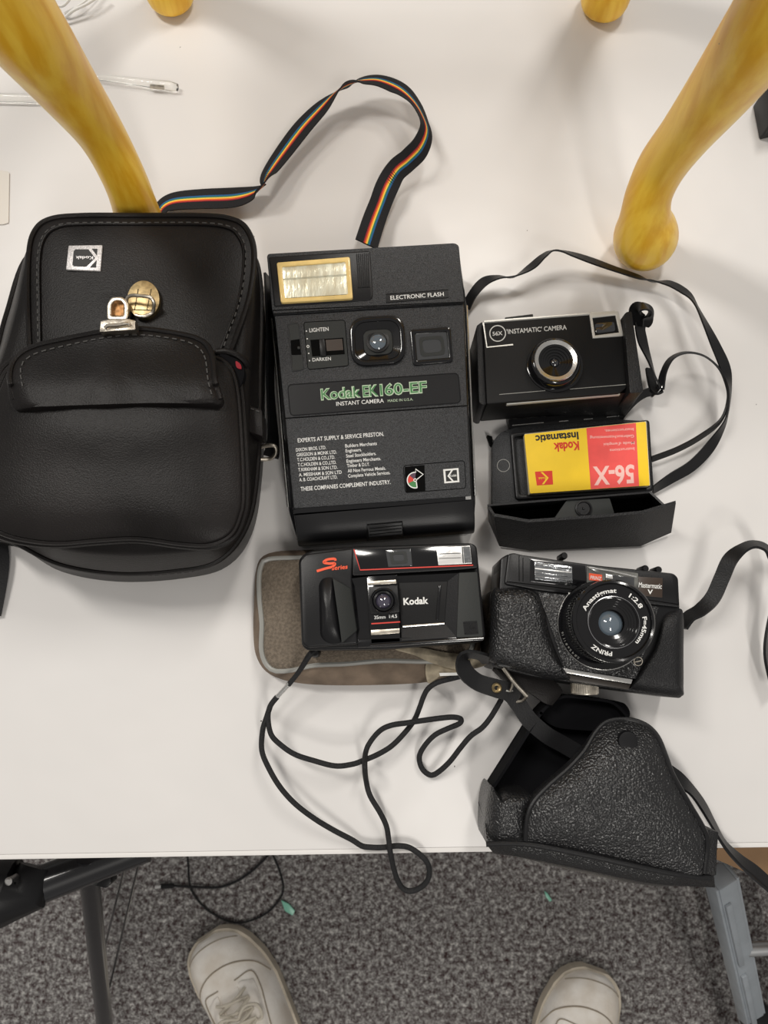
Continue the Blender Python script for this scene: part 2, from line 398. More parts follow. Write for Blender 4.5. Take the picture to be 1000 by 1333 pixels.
tb = thing('worktable', 'white vinyl topped worktable under all the cameras and stool', 'table', 500, 600)
e0, e1 = at(0, 1117, 0), at(1000, 1101, 0); ed = (e1 - e0).normalized(); en = Vector((-ed.y, ed.x, 0))
def tabp(u, v, z): return e0 + ed * u + en * v + Vector((0, 0, z / 1000))
def slab(u0, u1, v0, v1, zt, zb):
    return [[tabp(u, v, z) for u, v in ((u0, v0), (u1, v0), (u1, v1), (u0, v1))] for z in (zb, zt)]
b = B(); NX, NY = 60, 60; vs = []; fcs = []
b.loft(slab(-.32, .95, .0022, .95, 0, -24)); b.build('tabletop', tm, tb, bevel=1)
b = B(); b.loft(slab(-.3205, .9505, -.0012, .0022, -0.6, -25)); b.build('edge_strip', mat('white_edge_strip', (0.74, 0.72, 0.70), 0.5), tb, bevel=.5)
for u in (-.28, .91):
    for v in (.05, .88):
        b = B(); c = tabp(u, v, -382); b.box(c, .035, .035, .716); b.build('leg', steel, tb, bevel=2)

# grey pressed-steel trestle leg running down at the right, with a rod and a foot cap
A = at(938, 1140, -115); Bp = at(981, 1333, -350); dr = (Bp - A) 
tr = thing('trestle', 'grey painted steel trestle leg below right corner of the table', 'trestle', 941, 1138, -740)
ORIG[tr] = tr.location.copy()
def beam(b, p, q, w_, h_, off=(0, 0)):
    t = (q - p).normalized(); s = t.cross(Vector((0, 0, 1))).normalized(); n = s.cross(t)
    rings = []
    for c in (p, q):
        c = c + s * off[0] + n * off[1]
        rings.append([c + s * w_ / 2 + n * h_ / 2, c - s * w_ / 2 + n * h_ / 2, c - s * w_ / 2 - n * h_ / 2, c + s * w_ / 2 - n * h_ / 2])
    b.loft(rings)
fl_end = A + dr * ((TBL - .115 - .002) / -dr.z)
b = B(); beam(b, A, fl_end, .019, .020); b.build('channel', steel, tr, bevel=2)
for sgn in (-1, 1):
    b = B(); beam(b, A, fl_end, .003, .018, (sgn * .0105, 0)); b.build('flange', steel, tr, bevel=1)
b = B(); beam(b, A + dr * .08, A + dr * .45, .006, .004, (.005, .011)); b.build('pressed_rib', steel, tr, bevel=1)
b = B(); beam(b, A + dr * .52, A + dr * 1.1, .006, .004, (.005, .011)); b.build('pressed_rib', steel, tr, bevel=1)
R0 = at(972, 1236, -215); b = B(); b.tube([R0, R0 + Vector((.20, .012, 0))], .0065, 14); b.build('cross_rod', rodm, tr)
b = B(); cc = at(984, 1326, -330); b.tube([cc + Vector((-.012, 0, 0)), cc + Vector((.01, 0, .0)), cc + Vector((.02, 0, .006))], [.016, .017, .008], 18); b.build('end_cap', dark_pl, tr)

# tan plywood board on a level below the table's right corner
bd = thing('plywood_board', 'tan plywood board with striped edge under right corner of table', 'board', 990, 1125, -90)
b = B(); b.prism([(929, 1117), (989, 985), (1320, 1110), (1260, 1262)], -80, -83); b.build('top_face', board, bd)
for i in range(5):
    b = B(); b.prism([(929, 1117), (989, 985), (1320, 1110), (1260, 1262)], lambda x, y: -80, -84)
    b.v = [Vector((v.x, v.y, v.z - .003 - i * .0042)) for v in b.v]
    o = b.build('ply_layer', ply if i % 2 else board, bd)
b = B(); q = at(1170, 1140, -103); b.box((q.x, q.y, (q.z - .0) / 2), .04, .04, q.z); b.build('post', ply, bd)

# black tubular stand at lower left
st = thing('tubular_stand', 'black tubular stand with joint and bracing wires below left table edge', 'stand', 118, 1130, -740)
A = at(116, 1140, -100); Bp = at(137, 1340, -350); dr = Bp - A; E = A + dr * ((TBL - .1 - .004) / -dr.z)
b = B(); b.tube([A - dr * .1, E], .0085, 18); b.build('leg', blackm, st)
b = B(); b.tube([at(-60, 1182, -75), at(20, 1162, -80), at(60, 1149, -82), at(190, 1100, -90)], [.022, .020, .015, .014], 20); b.build('cross_tube', blackm, st)
b = B(); b.tube([at(-40, 1150, -70), at(14, 1162, -72), at(36, 1158, -74), at(48, 1128, -78)], [.018, .026, .020, .014], 16); b.build('joint', dark_pl, st, bevel=0)
b = B(); b.prism([(92, 1133), (104, 1122), (125, 1121), (131, 1130), (126, 1152), (101, 1154), (92, 1146)], -82, -112, r=2); b.build('clamp', grip_pl, st, bevel=1.5)
b = B(); b.prism([(122, 1139), (144, 1141), (145, 1150), (138, 1157), (122, 1153)], -92, -108, r=3); b.build('clamp_knob', dark_pl, st, bevel=2)
b = B(); b.lathe(10, 1148, -45, [(5, -58), (5, -46), (3, -45)], 16); b.build('bolt', chrome, st)
for p, q in (((166, 1115), (132, 1250)), ((184, 1110), (140, 1296))):
    b = B(); b.tube([at(p[0], p[1], -110), at(q[0], q[1], -330)], .0012, 8); b.build('bracing_wire', blackm, st)
b = B(); b.tube([at(139, 1296, -335), at(141, 1300, -335)], .004, 10); b.build('wire_stop', chrome, st)

# cable on the carpet with a metal plug
cb = thing('floor_cable', 'thin black cable with a plug looped on the carpet', 'cable', 290, 1160, -740)
b = B(); b.ptube([(225, 1153, -734), (262, 1155, -734), (290, 1154, -735), (320, 1140, -735), (350, 1112, -735), (370, 1080, -735)], 2.0, 8, 6)
b.ptube([(243, 1080, -735), (245, 1125, -736), (250, 1160, -736), (275, 1188, -736), (310, 1201, -736), (345, 1190, -736), (367, 1165, -736), (366, 1140, -736), (350, 1100, -736), (340, 1070, -736)], 1.7, 8, 8)
b.build('cable', cordm, cb)
b = B(); b.ptube([(210, 1154, -734), (226, 1153, -734)], 4, 12, 2); b.build('plug_sleeve', dark_pl, cb)
b = B(); b.ptube([(202, 1155, -734), (211, 1154, -734)], 3, 12, 2); b.build('plug_tip', chrome, cb)
for q, lab in (([(366, 1172), (376, 1177), (384, 1186), (381, 1192), (371, 1186)], 'green lens flare spot on carpet beside the looped cable'), ([(709, 1160), (713, 1163), (719, 1172), (716, 1174), (711, 1168)], 'tiny green lens flare spot on bare carpet above the right shoe')):
    b = B(); b.prism(q, -735, -739, r=1); tag(b.build('flare_spot', flare_m, None, bevel=.5), lab, 'flare spot')  # green lens flare spots, modelled as solid chips on the carpet

# ------------------------------------------------------------------ shoes
def shoe(toe, back, label, sgn):
    T0 = at(toe[0], toe[1], -700); K = at(back[0], back[1], -700); ax = (K - T0); ax.z = 0; ax.normalize(); sd = Vector((-ax.y, ax.x, 0))
    base = Vector((T0.x, T0.y, 0.003)); e = bpy.data.objects.new('shoe', None); COL.objects.link(e); e.location = base + ax * .15; ORIG[e] = e.location.copy()
    e['label'] = label; e['category'] = 'shoe'; e['group'] = 'pair of white leather trainers'
    W = [(0, .016), (.02, .030), (.06, .043), (.12, .051), (.22, .057), (.33, .057), (.5, .049), (.7, .042), (.88, .040), (.97, .030), (1, .018)]
    Hh = [(0, .030), (.02, .038), (.06, .047), (.12, .053), (.22, .062), (.33, .080), (.45, .100), (.6, .112), (.8, .108), (1, .095)]
    def itp(tab, u):
        for (a, x), (b_, y) in zip(tab, tab[1:]):
            if u <= b_: t = (u - a) / (b_ - a); return x + (y - x) * t
        return tab[-1][1]
    Ln = .30
    def surf(u, a):  # a in degrees 0..180 across the top
        w_ = itp(W, u); h_ = itp(Hh, u) - .012; bend = sgn * .012 * math.sin(u * math.pi)
        c, s_ = math.cos(math.radians(a)), math.sin(math.radians(a))
        x = w_ * math.copysign(abs(c) ** .8, c); z = h_ * abs(s_) ** .85
        return base + ax * (u * Ln) + sd * (x + bend) + Vector((0, 0, z + .014))
    b = B(); rings = []
    for i in range(41):
        u = (i / 40) ** 1.4; rings.append([surf(u, 180 * k / 24) for k in range(25)] + [base + ax * u * Ln + sd * (sgn * .012 * math.sin(u * math.pi)) + Vector((0, 0, .012))])
    b.loft(rings); b.build('upper', shoe_m, e, ang=60)
    b = B(); outl = []
    for side in (1, -1):
        us = [(i / 30) ** 1.6 for i in range(31)]; us = us if side == 1 else us[::-1]
        for u in us: outl.append(base + ax * (u * Ln * 1.02 - .003) + sd * ((itp(W, u) + .003) * side + sgn * .012 * math.sin(u * math.pi)))
    b.loft([[p + Vector((0, 0, z)) for p in outl] for z in (0, .018, .022)]); b.build('sole', sole_m, e, ang=60)
    def line(pts, r, name, m, lift=.0005, seg=8):
        q = cr(pts, 8); return B().tube([surf(u, a) + Vector((0, 0, lift)) for u, a in q], r, seg).build(name, m, e)
    line([(.30, 12), (.20, 40), (.145, 75), (.145, 105), (.20, 140), (.30, 168)], .0011, 'toe_seam', shoe_d, 0)
    line([(.07, 20), (.035, 50), (.022, 90), (.035, 130), (.07, 160)], .0009, 'toe_seam', shoe_d, 0)
    # eyestay panel, tongue, laces
    for sg in (1, -1):
        b = B(); rr = []
        for i in range(13):
            u = .24 + i / 12 * .30; a_in = 90 + sg * (13 + 3 * i / 12); a_out = 90 + sg * (38 - 6 * i / 12 if i else 20)
            p, q = surf(u, a_in), surf(u, a_out); m_ = surf(u, (a_in + a_out) / 2) + Vector((0, 0, .0025))
            rr.append([p - Vector((0, 0, .002)), p + Vector((0, 0, .0025)), m_, q + Vector((0, 0, .002)), q - Vector((0, 0, .002))])
        b.loft(rr); b.build('eyestay', shoe_m, e, ang=50)
        line([(.22, 90 + sg * 10), (.24, 90 + sg * 42), (.40, 90 + sg * 40), (.56, 90 + sg * 36)], .0009, 'panel_seam', shoe_d, .001)
    b = B(); rr = []
    for i in range(10):
        u = .25 + i / 9 * .36; rr.append([surf(u, 76) + Vector((0, 0, -.003)), surf(u, 80) + Vector((0, 0, .001)), surf(u, 100) + Vector((0, 0, .001)), surf(u, 104) + Vector((0, 0, -.003))])
    b.loft(rr); b.build('tongue', shoe_m, e)
    for i in range(6):
        u = .27 + i * .045
        for j, (a1, a2) in enumerate(((70, 110), (110, 70))):
            b = B(); q = [surf(u + t * .035, a1 + (a2 - a1) * t) + Vector((0, 0, .003 + .004 * math.sin(t * math.pi) + j * .0015)) for t in [k / 8 for k in range(9)]]
            b.tube(q, .0022, 8); b.build('lace', lace_m, e)
    for sg in (1, -1):
        b = B(); c = surf(.36, 90); q = cr([(0, 0, .006), (.018 * sg, -.012, .014), (.034 * sg, -.004, .010), (.030 * sg, .016, .005), (.008 * sg, .012, .010), (.012 * sg, .045 , .004)], 8)
        b.tube([c + sd * x + ax * y + Vector((0, 0, z)) for x, y, z in q], .0021, 8); b.build('lace_bow', lace_m, e)
    b = B(); b.tube([surf(.60, 60) , surf(.66, 75) + Vector((0, 0, .004)), surf(.68, 90) + Vector((0, 0, .006)), surf(.66, 105) + Vector((0, 0, .004)), surf(.60, 120)], .006, 10); b.build('collar', shoe_m, e)
shoe((266, 1226), (337, 1360), 'scuffed white trainer with laces, left of the pair below the table', 1)
shoe((779, 1271), (757, 1363), 'scuffed white trainer, right of the pair near grey trestle leg', -1)

# ------------------------------------------------------------------ mustard stool with cabriole legs, standing on the table
sl = thing('stool', 'mustard lacquered open wooden stool frame with cabriole legs standing behind the cameras', 'stool', 500, 200)
def cab(pts, name='leg'):
    q = cr(pts, 10); P = [at(p[0], p[1], p[2]) for p in q]; R = [max(p[3], 1) / 2 * kk(p[0], p[1], p[2]) for p in q]
    b = B(); b.tube(P, R, 36); b.build(name, mustard, sl, ang=80)
LR = [(843, 322, 4, 30), (843, 318, 10, 62), (841, 312, 22, 80), (840, 300, 40, 78), (840, 280, 58, 64), (846, 250, 78, 60), (864, 213, 104, 64), (895, 172, 142, 70), (945, 108, 198, 90), (1010, 20, 262, 116), (1090, -90, 315, 150)]
LL = [(180, 312, 4, 30), (180, 308, 10, 60), (180, 302, 22, 74), (180, 290, 42, 66), (176, 270, 62, 58), (160, 228, 94, 57), (130, 172, 132, 63), (80, 104, 188, 86), (14, 18, 252, 118), (-80, -100, 310, 150)]
cab(LR); cab(LL)
for sx in (-1, 1):
    x = .199 * sx; y = .588
    if sx > 0: q0 = at(791, -12, 20)
    else: q0 = at(218, -20, 20)
    b = B(); P = []; R = []
    for z, r, dy in ((0, 12, 0), (6, 20, 0), (18, 22, 0), (34, 20, 2), (60, 17, 6), (110, 18, 10), (180, 22, 6), (250, 27, -4), (310, 33, -8)):
        P.append((q0.x, q0.y + dy / 1000, TBL + z / 1000, r / 1000))
    q = cr(P, 6); b.tube([Vector(p[:3]) for p in q], [p[3] for p in q], 28); b.build('leg', mustard, sl, ang=80)
zs = TBL + .335
for c, dx, dy in (((0, .345, zs), .40, .024), ((0, .60, zs), .40, .024), ((-.215, .46, zs), .024, .29), ((.215, .46, zs), .024, .29)):
    B().box(c, dx, dy, .06).build('apron', mustard, sl, bevel=4)

# ------------------------------------------------------------------ leather bag
bag = thing('camera_bag', 'large black leather camera bag with brass turn clasp and front pocket', 'bag', 150, 520)
N_ = 8
R1 = [(100, 352), (250, 352), (325, 362), (344, 400), (345, 500), (343, 600), (330, 690), (295, 738), (230, 754), (150, 757), (80, 744), (30, 715), (-25, 690), (-35, 560), (-12, 480), (15, 420), (50, 365)]
R2 = [(95, 318), (250, 318), (318, 327), (338, 370), (337, 500), (335, 600), (322, 680), (285, 728), (225, 742), (150, 745), (78, 733), (22, 706), (-35, 680), (-45, 560), (-8, 475), (10, 410), (38, 335)]
R3 = [(90, 292), (250, 291), (310, 298), (333, 340), (327, 500), (322, 600), (312, 670), (275, 712), (220, 722), (150, 724), (78, 716), (22, 690), (-35, 670), (-45, 560), (-3, 470), (18, 400), (38, 320)]
def ringz(R, z, s=1.0):
    o = cr(R, N_, True); cx = sum(p[0] for p in o) / len(o); cy = sum(p[1] for p in o) / len(o)
    return [at(cx + (p[0] - cx) * s, cy + (p[1] - cy) * s, z) for p in o]
b = B(); b.loft([ringz(R1, 0.3, .96), ringz(R1, 3, .99), ringz(R1, 12), ringz(R2, 50), ringz(R2, 62, .995), ringz(R3, 80), ringz(R3, 86, .97), ringz(R3, 88, .9), ringz(R3, 89, .6)]); b.build('body', leather, bag, ang=80)
b = B(); b.tube([p + Vector((0, 0, .0005)) for p in ringz(R2, 56, 1.004)], .0022, 8, closed=True); b.build('welt', leather, bag)
b = stitches([(100, 741), (150, 748), (200, 749), (250, 744), (290, 727)], 40); b.build('stitching', thread, bag, kind='stuff')
FL = [(40, 470), (37, 400), (38, 330), (46, 300), (66, 285), (110, 281), (180, 281), (260, 281), (300, 285), (322, 297), (332, 330), (326, 385), (308, 440), (292, 490), (150, 510), (60, 505)]
def zfl(x, y, s): return 90 + 5 * (1 - max(0, s) ** 6) + .8 * math.sin(x * .045 + y * .02) * (1 - s)
b = B(); b.dome(FL, zfl, 84, n=8); flap = b.build('main_flap', leather, bag, ang=80)
edge = cr([(40, 468), (37, 400), (38, 330), (47, 299), (68, 285), (110, 281), (180, 281), (260, 281), (300, 285), (321, 298), (331, 330), (325, 385), (307, 440), (295, 470)], 8)
b = B(); b.tube([at(x, y, 90.5) for x, y in edge], .0022, 8); b.build('bound_edge', leather, flap)
ins = cr([(50, 455), (49, 400), (49, 335), (57, 306), (76, 293), (110, 290), (180, 290), (260, 290), (296, 294), (312, 305), (320, 330), (314, 385), (297, 435), (286, 465)], 8)
stitches(ins, 94.2, 3.4, 2.4, .8, .8).build('stitching', thread, flap, kind='stuff')
b = B(); b.tube([at(x, y, 93.6) for x, y in [(x + (180 - x) * .018, y + (390 - y) * .018) for x, y in ins]], .0009, 6); b.build('seam_ridge', leather, flap)
# emblem on flap
silver_f = mat('silver_foil', (0.62, 0.60, 0.60), 0.45, 0.3, var=0.25, vscale=900)
q = [(89.3, 319.6), (133, 319), (130.5, 352.5), (85.9, 350.6)]
b = B(); b.prism(q, 96.6, 94.5); em = b.build('emblem_plate', silver_f, bag, bevel=.3)
M = quadmap(q); b = B()
b.flat([M(*p) for p in [(.22, .16), (.60, .16), (.82, .5), (.58, .86), (.22, .86), (.17, .8), (.17, .22)]], 96.8)
b.flat([M(*p) for p in [(.70, .14), (.87, .14), (.87, .42)]], 96.8); b.flat([M(*p) for p in [(.87, .58), (.87, .88), (.69, .88)]], 96.8)
b.build('emblem_mark', ink, em)
b = B(); text(b, 'Kodak', M(.76, .44), M(.24, .44), 4, 97.0, .02); b.build('lettering', silver_f, em)
# pocket
PK = [(16, 478), (60, 462), (150, 452), (250, 462), (290, 472), (305, 500), (311, 560), (314, 640), (310, 670), (298, 694), (272, 706), (235, 705), (180, 698), (130, 700), (80, 704), (40, 701), (5, 692), (-25, 672), (-32, 620), (-20, 560), (-2, 510)]
def zpk(x, y, s): return 101 + 8 * (1 - max(s, 0) ** 5) + 4.5 * math.exp(-((y - 545) / 45) ** 2) * (1 - max(s, 0) ** 4)
b = B(); b.dome(PK, zpk, 90, n=6); pk = b.build('front_pocket', leather, bag, ang=80)
def grow(P, s, dy=0):
    cx = sum(p[0] for p in P) / len(P); cy = sum(p[1] for p in P) / len(P); return [(cx + (x - cx) * s, cy + (y - cy) * s + dy) for x, y in P]
for s_, z_, r_ in ((1.012, 98, 2.0), (1.045, 92, 2.4)):
    b = B(); b.tube([at(x, y, z_) for x, y in cr(grow(PK, s_, 1), 6, True)], r_ / 1000, 8, closed=True); b.build('piping', leather, pk)
b = B(); o1 = cr(grow(PK, 1.035, 1), 6, True); b.loft([[at(x, y, 95) for x, y in cr(grow(PK, 1.0), 6, True)], [at(x, y, 91) for x, y in o1], [at(x, y, 80) for x, y in cr(grow(PK, 1.0), 6, True)]], caps=False); b.build('gusset', leather, pk, ang=80)
PF = [(20, 533), (11, 515), (11, 490), (18, 468), (42, 451), (88, 440), (135, 431), (180, 427), (235, 434), (264, 443), (277, 462), (281, 495), (289, 522), (270, 529), (200, 529), (100, 532), (45, 534)]
def zpf(x, y, s):
    t = min(1, max(0, (y - 435) / 75)); t = t * t * (3 - 2 * t)
    return 109 + 8 * t - 5 * max(0, s - .9) / .1 * (1 if y > 500 else .45) - .6 * math.sin(x * .08)
b = B(); b.dome(PF, zpf, 100, n=8, levels=(1, .99, .975, .95, .9, .8, .6, .4, .2, .05)); pf = b.build('pocket_flap', leather, bag, ang=80)
pe = cr([(20, 520), (13, 492), (20, 468), (43, 452), (88, 441), (135, 432), (180, 428), (235, 435), (263, 444), (276, 462), (280, 495), (287, 520)], 8)
b = B(); b.tube([at(x, y, zpf(x, y, 1) + .4) for x, y in pe], .0021, 8); b.build('bound_edge', leather, pf)
pi = cr([(29, 500), (27, 483), (32, 470), (50, 459), (90, 449), (135, 440), (180, 436), (232, 442), (256, 451), (267, 466), (271, 495), (276, 515)], 8)
stitches(pi, lambda x, y: zpf(x, y, .9) + .4, 3.2, 2.4, .8, .8).build('stitching', thread, pf, kind='stuff')
# side gusset ear at right of pocket flap, and tab
b = B(); b.ptube([(283, 458, 94), (296, 458, 95), (310, 463, 93), (320, 473, 88), (322, 484, 80)], 2.4, 10); b.build('gusset_lip', leather, bag)
b = B(); b.dome([(285, 463), (300, 464), (314, 472), (318, 486), (312, 505), (300, 520), (290, 515)], lambda x, y, s: 95.5 + (1 - s) * .5, 88, n=4); b.build('gusset_pocket', lining, bag)
b = B(); b.dome([(307, 470), (313, 474), (314, 480), (308, 478)], lambda x, y, s: 97, 94, n=3); b.build('red_lining', redlin, bag)
b = B(); b.prism([(314, 524), (341, 534), (342, 568), (314, 558)], 80, 60, r=2); sdt = b.build('side_tab', leather, bag, bevel=1)
stitches([(315, 527), (340, 537)], 80.5, 2.5, 1.6).build('stitching', thread, sdt, kind='stuff')
# strap ring at the right side
b = B(); b.ptube([(336, 583, 40), (348, 580, 42), (358, 581, 42), (359, 590, 38), (352, 597, 34), (340, 598, 34)], 1.6, 10); b.build('strap_ring', worn, bag)
b = B(); b.ribbon([(349, 360, 8, 12, 70), (352, 420, 14, 12, 70), (352, 500, 14, 12, 75), (356, 570, 18, 12, 60), (353, 594, 28, 12, 20)], 2, 6); b.build('strap', strapm, bag)
b = B(); b.ribbon([(-24, 640, 20, 20, 30), (-10, 700, 14, 20, 40), (-7, 740, 10, 20, 30), (-17, 800, 6, 20, 20)], 2.5, 6); b.build('strap', strapm, bag)
b = B(); b.ribbon([(-10, 480, 70, 20, 10), (6, 478, 60, 20, 10), (0, 500, 40, 20, 20), (-14, 530, 30, 20, 20)], 2.5, 6); b.build('strap', strapm, bag)
# clasp
b = B(); b.dome(circ(146, 405, 26, 28, 25), lambda x, y, s: 97.2 + .6 * (1 - s), 94, smooth=False); b.build('clasp_backing', leather, bag)
b = B(); b.prism(circ(186.5, 389.5, 21, 48, 24.5), 98.8, 94.5); cl = b.build('turn_plate', brass, bag, bevel=.3)
b = B()
for x0, y0, x1, y1 in ((180, 376, 175, 404), (197, 376, 191, 404), (172, 403, 199, 404)): b.stroke([(x0, y0), (x1, y1)], .9, 99.0)
b.build('engraved_lines', groove, cl)
b = B(); b.ptube([(166, 400, 99), (165, 390, 103), (170, 385, 106), (182, 385, 108), (195, 387, 107), (200, 393, 105), (200, 402, 101), (197, 408, 99), (186, 412, 99.5), (176, 410, 99)], 1.25, 10); b.build('turn_loop', worn, cl)
b = B(); b.frame(rnd([(139, 416), (139, 396), (145, 386), (160, 386), (167, 394), (166, 416)], 4), rnd([(144.5, 411), (144.5, 397), (149, 391), (157, 391), (161.5, 397), (161, 411)], 3), 104, 98); hs = b.build('hasp', worn, bag, bevel=.8)
b = B(); b.prism([(145, 411), (145, 397), (150, 391), (157, 391), (161, 397), (161, 411)], 99.5, 98); b.build('hasp_recess', mat('rusty_brass', (0.35, 0.18, 0.07), 0.5, 0.7, var=.3, vscale=300), hs)
b = B(); b.prism([(131, 418), (139, 416), (167, 415), (176, 417), (176, 429), (129.5, 432)], 116, 108, r=1); b.build('hasp_plate', worn, hs, bevel=.8)
b = B(); b.ptube([(137, 427, 117), (141, 423.5, 118), (152, 423, 118), (166, 421, 118), (169, 424, 117.5)], 1.3, 8); b.build('hasp_bar', worn, hs)

# ------------------------------------------------------------------ instant camera
ek = thing('instant_camera', 'black instant camera with gold flash window and green lettering', 'camera', 485, 515)
def ze(x, y): return 72 - (y - 330) * 24 / 350
SH = [(351, 340), (598, 322), (608, 395), (620, 652), (620, 690), (384, 708), (375, 665), (353, 412)]
b = B(); b.prism([(353, 340), (598, 325), (608, 395), (619.5, 652), (617, 686), (386, 704), (375, 665), (353, 412)], 40, 1, r=5); b.build('back_shell', gloss_pl, ek, bevel=3)
for P in ([(353.5, 414), (360, 486), (368, 582), (375, 660)], [(607.5, 398), (613, 520), (619, 645)]):
    b = B(); b.ptube([(x, y, 41) for x, y in P], .9, 8); b.build('chrome_strip', chrome, ek)
b = B(); b.prism([(357.5, 411), (603.5, 396), (608.5, 528), (613.5, 646), (382.5, 662), (371.5, 545)], ze, 20, r=2); b.build('front_panel', grey_pl, ek, bevel=1.2)
b = B(); b.prism([(347.5, 333), (349.5, 330), (592, 316), (597.5, 319), (604, 391), (604, 394), (356, 409), (354, 403)], up(ze, 1.2), 20, r=3, grow=1.0); b.build('flash_housing', grey_pl, ek, bevel=2.2, seg=3)
b = B(); b.prism([(349.5, 334), (482, 326), (486, 386), (482, 391), (357, 399.5)], up(ze, 1.9), lambda x, y: ze(x, y) - 2, r=3); b.build('flash_bezel', dark_pl, ek, bevel=1)
b = B(); b.stroke([(355, 404), (605, 393)], 1.1, up(ze, 1.5)); b.stroke([(357, 408.5), (480, 400.5), (604, 394.8)], 1.0, up(ze, 1.5)); b.stroke([(371.5, 544.5), (609, 528)], 1.4, up(ze, .3)); b.build('seam_line', groove, ek)
outer = rnd([(360, 341.5), (455.5, 334), (459.5, 388.5), (365.5, 394)], 3); inner = rnd([(367, 347), (449.5, 340.5), (453, 383), (371, 388)], 2.5)
b = B(); b.frame(outer, inner, up(ze, 4.4), ze); fr = b.build('flash_frame', gold_pl, ek, bevel=.6)
b = B()
P = quadmap([(367, 347), (449.5, 340.5), (453, 383), (371, 388)]); rows = [(0, 3.4), (.12, 2.7), (.30, 3.2), (.38, 3.5), (.44, 2.5), (.6, 2.2), (.8, 2.5), (1, 3.3)]
vs = []; fc = []
for v, z in rows:
    for u, dz in ((0, .6), (.06, 0), (.94, 0), (1, .6)): vs.append(atz(P(u, v), up(ze, z + dz)))
for r_ in range(len(rows) - 1):
    for c_ in range(3): fc.append((r_ * 4 + c_, r_ * 4 + c_ + 1, r_ * 4 + c_ + 5, r_ * 4 + c_ + 4))
b.add(vs, fc); b.build('reflector', refl, fr)
b = B(); 
for k in range(7): b.prism([(464 + k * 2.5, 330 - k * .12), (465.2 + k * 2.5, 330 - k * .12), (468 + k * 2.3, 374 - k * .1), (466.8 + k * 2.3, 374 - k * .1)], up(ze, 2.7), up(ze, 1.5))
b.build('grip_ribs', dark_pl, ek, kind=None)
b = B(); P = [(502.5, 383), (583.5, 377), (584, 387.5), (503, 394)]; b.prism(P, up(ze, 1.35), ze); lp = b.build('name_label', dark_pl, ek)
b = B(); text(b, 'ELECTRONIC FLASH', (508.5, 390.3), (578, 385.2), 5.2, up(ze, 1.5), .012); b.build('lettering', white, lp)
b = B(); b.stroke(P, .7, up(ze, 1.45), True); b.build('outline', groove, lp)
# slide switch
b = B(); b.frame(rnd([(374, 421), (389, 419), (396, 481), (380, 484)], 3), rnd([(375.5, 422.5), (387.8, 421), (394.5, 480), (381.2, 482)], 2.5), up(ze, .5), ze); sw = b.build('slide_switch', dark_pl, ek)
for q, z, m in (([(375.5, 422.5), (387.8, 421), (391, 441), (378.3, 443)], .3, grip_pl), ([(378.3, 443), (391, 441.5), (393, 461.5), (379.5, 462)], .25, groove), ([(380, 463), (393, 462), (394.5, 480), (381.2, 482)], .6, grip_pl)):
    b = B(); b.prism(q, up(ze, z), ze, r=1); b.build('slider', m, sw)
b = B(); b.prism([(387, 451), (390.5, 450.6), (391, 454), (387.5, 454.4)], up(ze, 1.4), ze, r=1); b.build('knob', grip_pl, sw, bevel=.3)
P = rnd([(395.5, 419.5), (449, 416.5), (454, 476), (401, 481)], 3.5)
b = B(); b.prism(P, up(ze, .3), up(ze, -.5)); ep = b.build('exposure_panel', grip_pl, ek)
b = B(); b.stroke(P, .8, up(ze, .4), True); b.build('outline', groove, ep)
b = B(); text(b, 'LIGHTEN', (403, 432.5), (428, 430.5), 5, up(ze, .5), .01); text(b, 'DARKEN', (407, 470.5), (431, 469), 4.5, up(ze, .5), .005)
for x, y in ((399, 431), (400, 441), (402, 460), (403, 469.5)): b.flat(circ(x, y, .9, 8), up(ze, .5))
b.stroke(circ(401, 451, 1.5, 12), .8, up(ze, .5), True); b.build('lettering', white, ep)
b = B(); b.flat([(404, 442.5), (447, 439.5), (449, 461), (406.5, 464)], up(ze, .5)); b.build('window_recess', groove, ep)
b = B(); b.prism([(424, 442.5), (445.5, 441), (447, 455.5), (425.5, 457)], up(ze, .8), ze); b.build('smoked_window', brown_w, ep)
b = B(); b.prism([(415, 441.5), (422.5, 441), (425, 463), (417, 463.5)], up(ze, 1.8), ze); b.build('exposure_lever', dark_pl, ep, bevel=.5)
# lens bezel
o_ = rnd([(454, 413), (526, 408.5), (529, 471.5), (457.5, 477)], 22, 7); i_ = rnd([(461, 420), (519, 416), (522, 466), (464, 470)], 17, 7)
b = B(); b.frame(o_, i_, up(ze, 3.0), up(ze, -1)); lb = b.build('lens_bezel', gloss_pl, ek, bevel=1.0)
j_ = rnd([(472, 430), (510, 427.5), (512.5, 460), (474.5, 463)], 11, 7)
b = B(); b.loft([[atz(p, up(ze, 2.2)) for p in i_], [atz(p, up(ze, .6)) for p in j_]], caps=False); b.build('lens_cone', gloss_pl, lb)
b = B(); b.prism(j_, up(ze, 1.6), ze); b.build('lens_barrel', grip_pl, lb, bevel=.6)
zl = ze(491, 447)
b = B(); b.lathe(492, 446, zl, [(15, zl), (15, zl + 2.4), (12, zl + 2.6), (11, zl + 1.9)], 36); b.build('lens_ring', dark_pl, lb)
b = B(); b.lathe(492, 446, zl, [(11, zl + 1.7), (9, zl + 2.5), (6, zl + 3.1), (3, zl + 3.4), (.5, zl + 3.5)], 32); b.build('lens_glass', glass_b, lb, ang=80)
b = B(); b.frame(rnd([(533.5, 429), (586.5, 425), (590, 470.5), (538, 475.5)], 4), rnd([(540, 434), (581.5, 431), (585, 465.5), (543.5, 469)], 2), up(ze, 1.6), up(ze, -1)); vf = b.build('viewfinder_frame', gloss_pl, ek, bevel=.6)
b = B(); b.prism([(540, 434), (581.5, 431), (585, 465.5), (543.5, 469)], up(ze, .3), ze); b.build('viewfinder_glass', glass_v, vf)
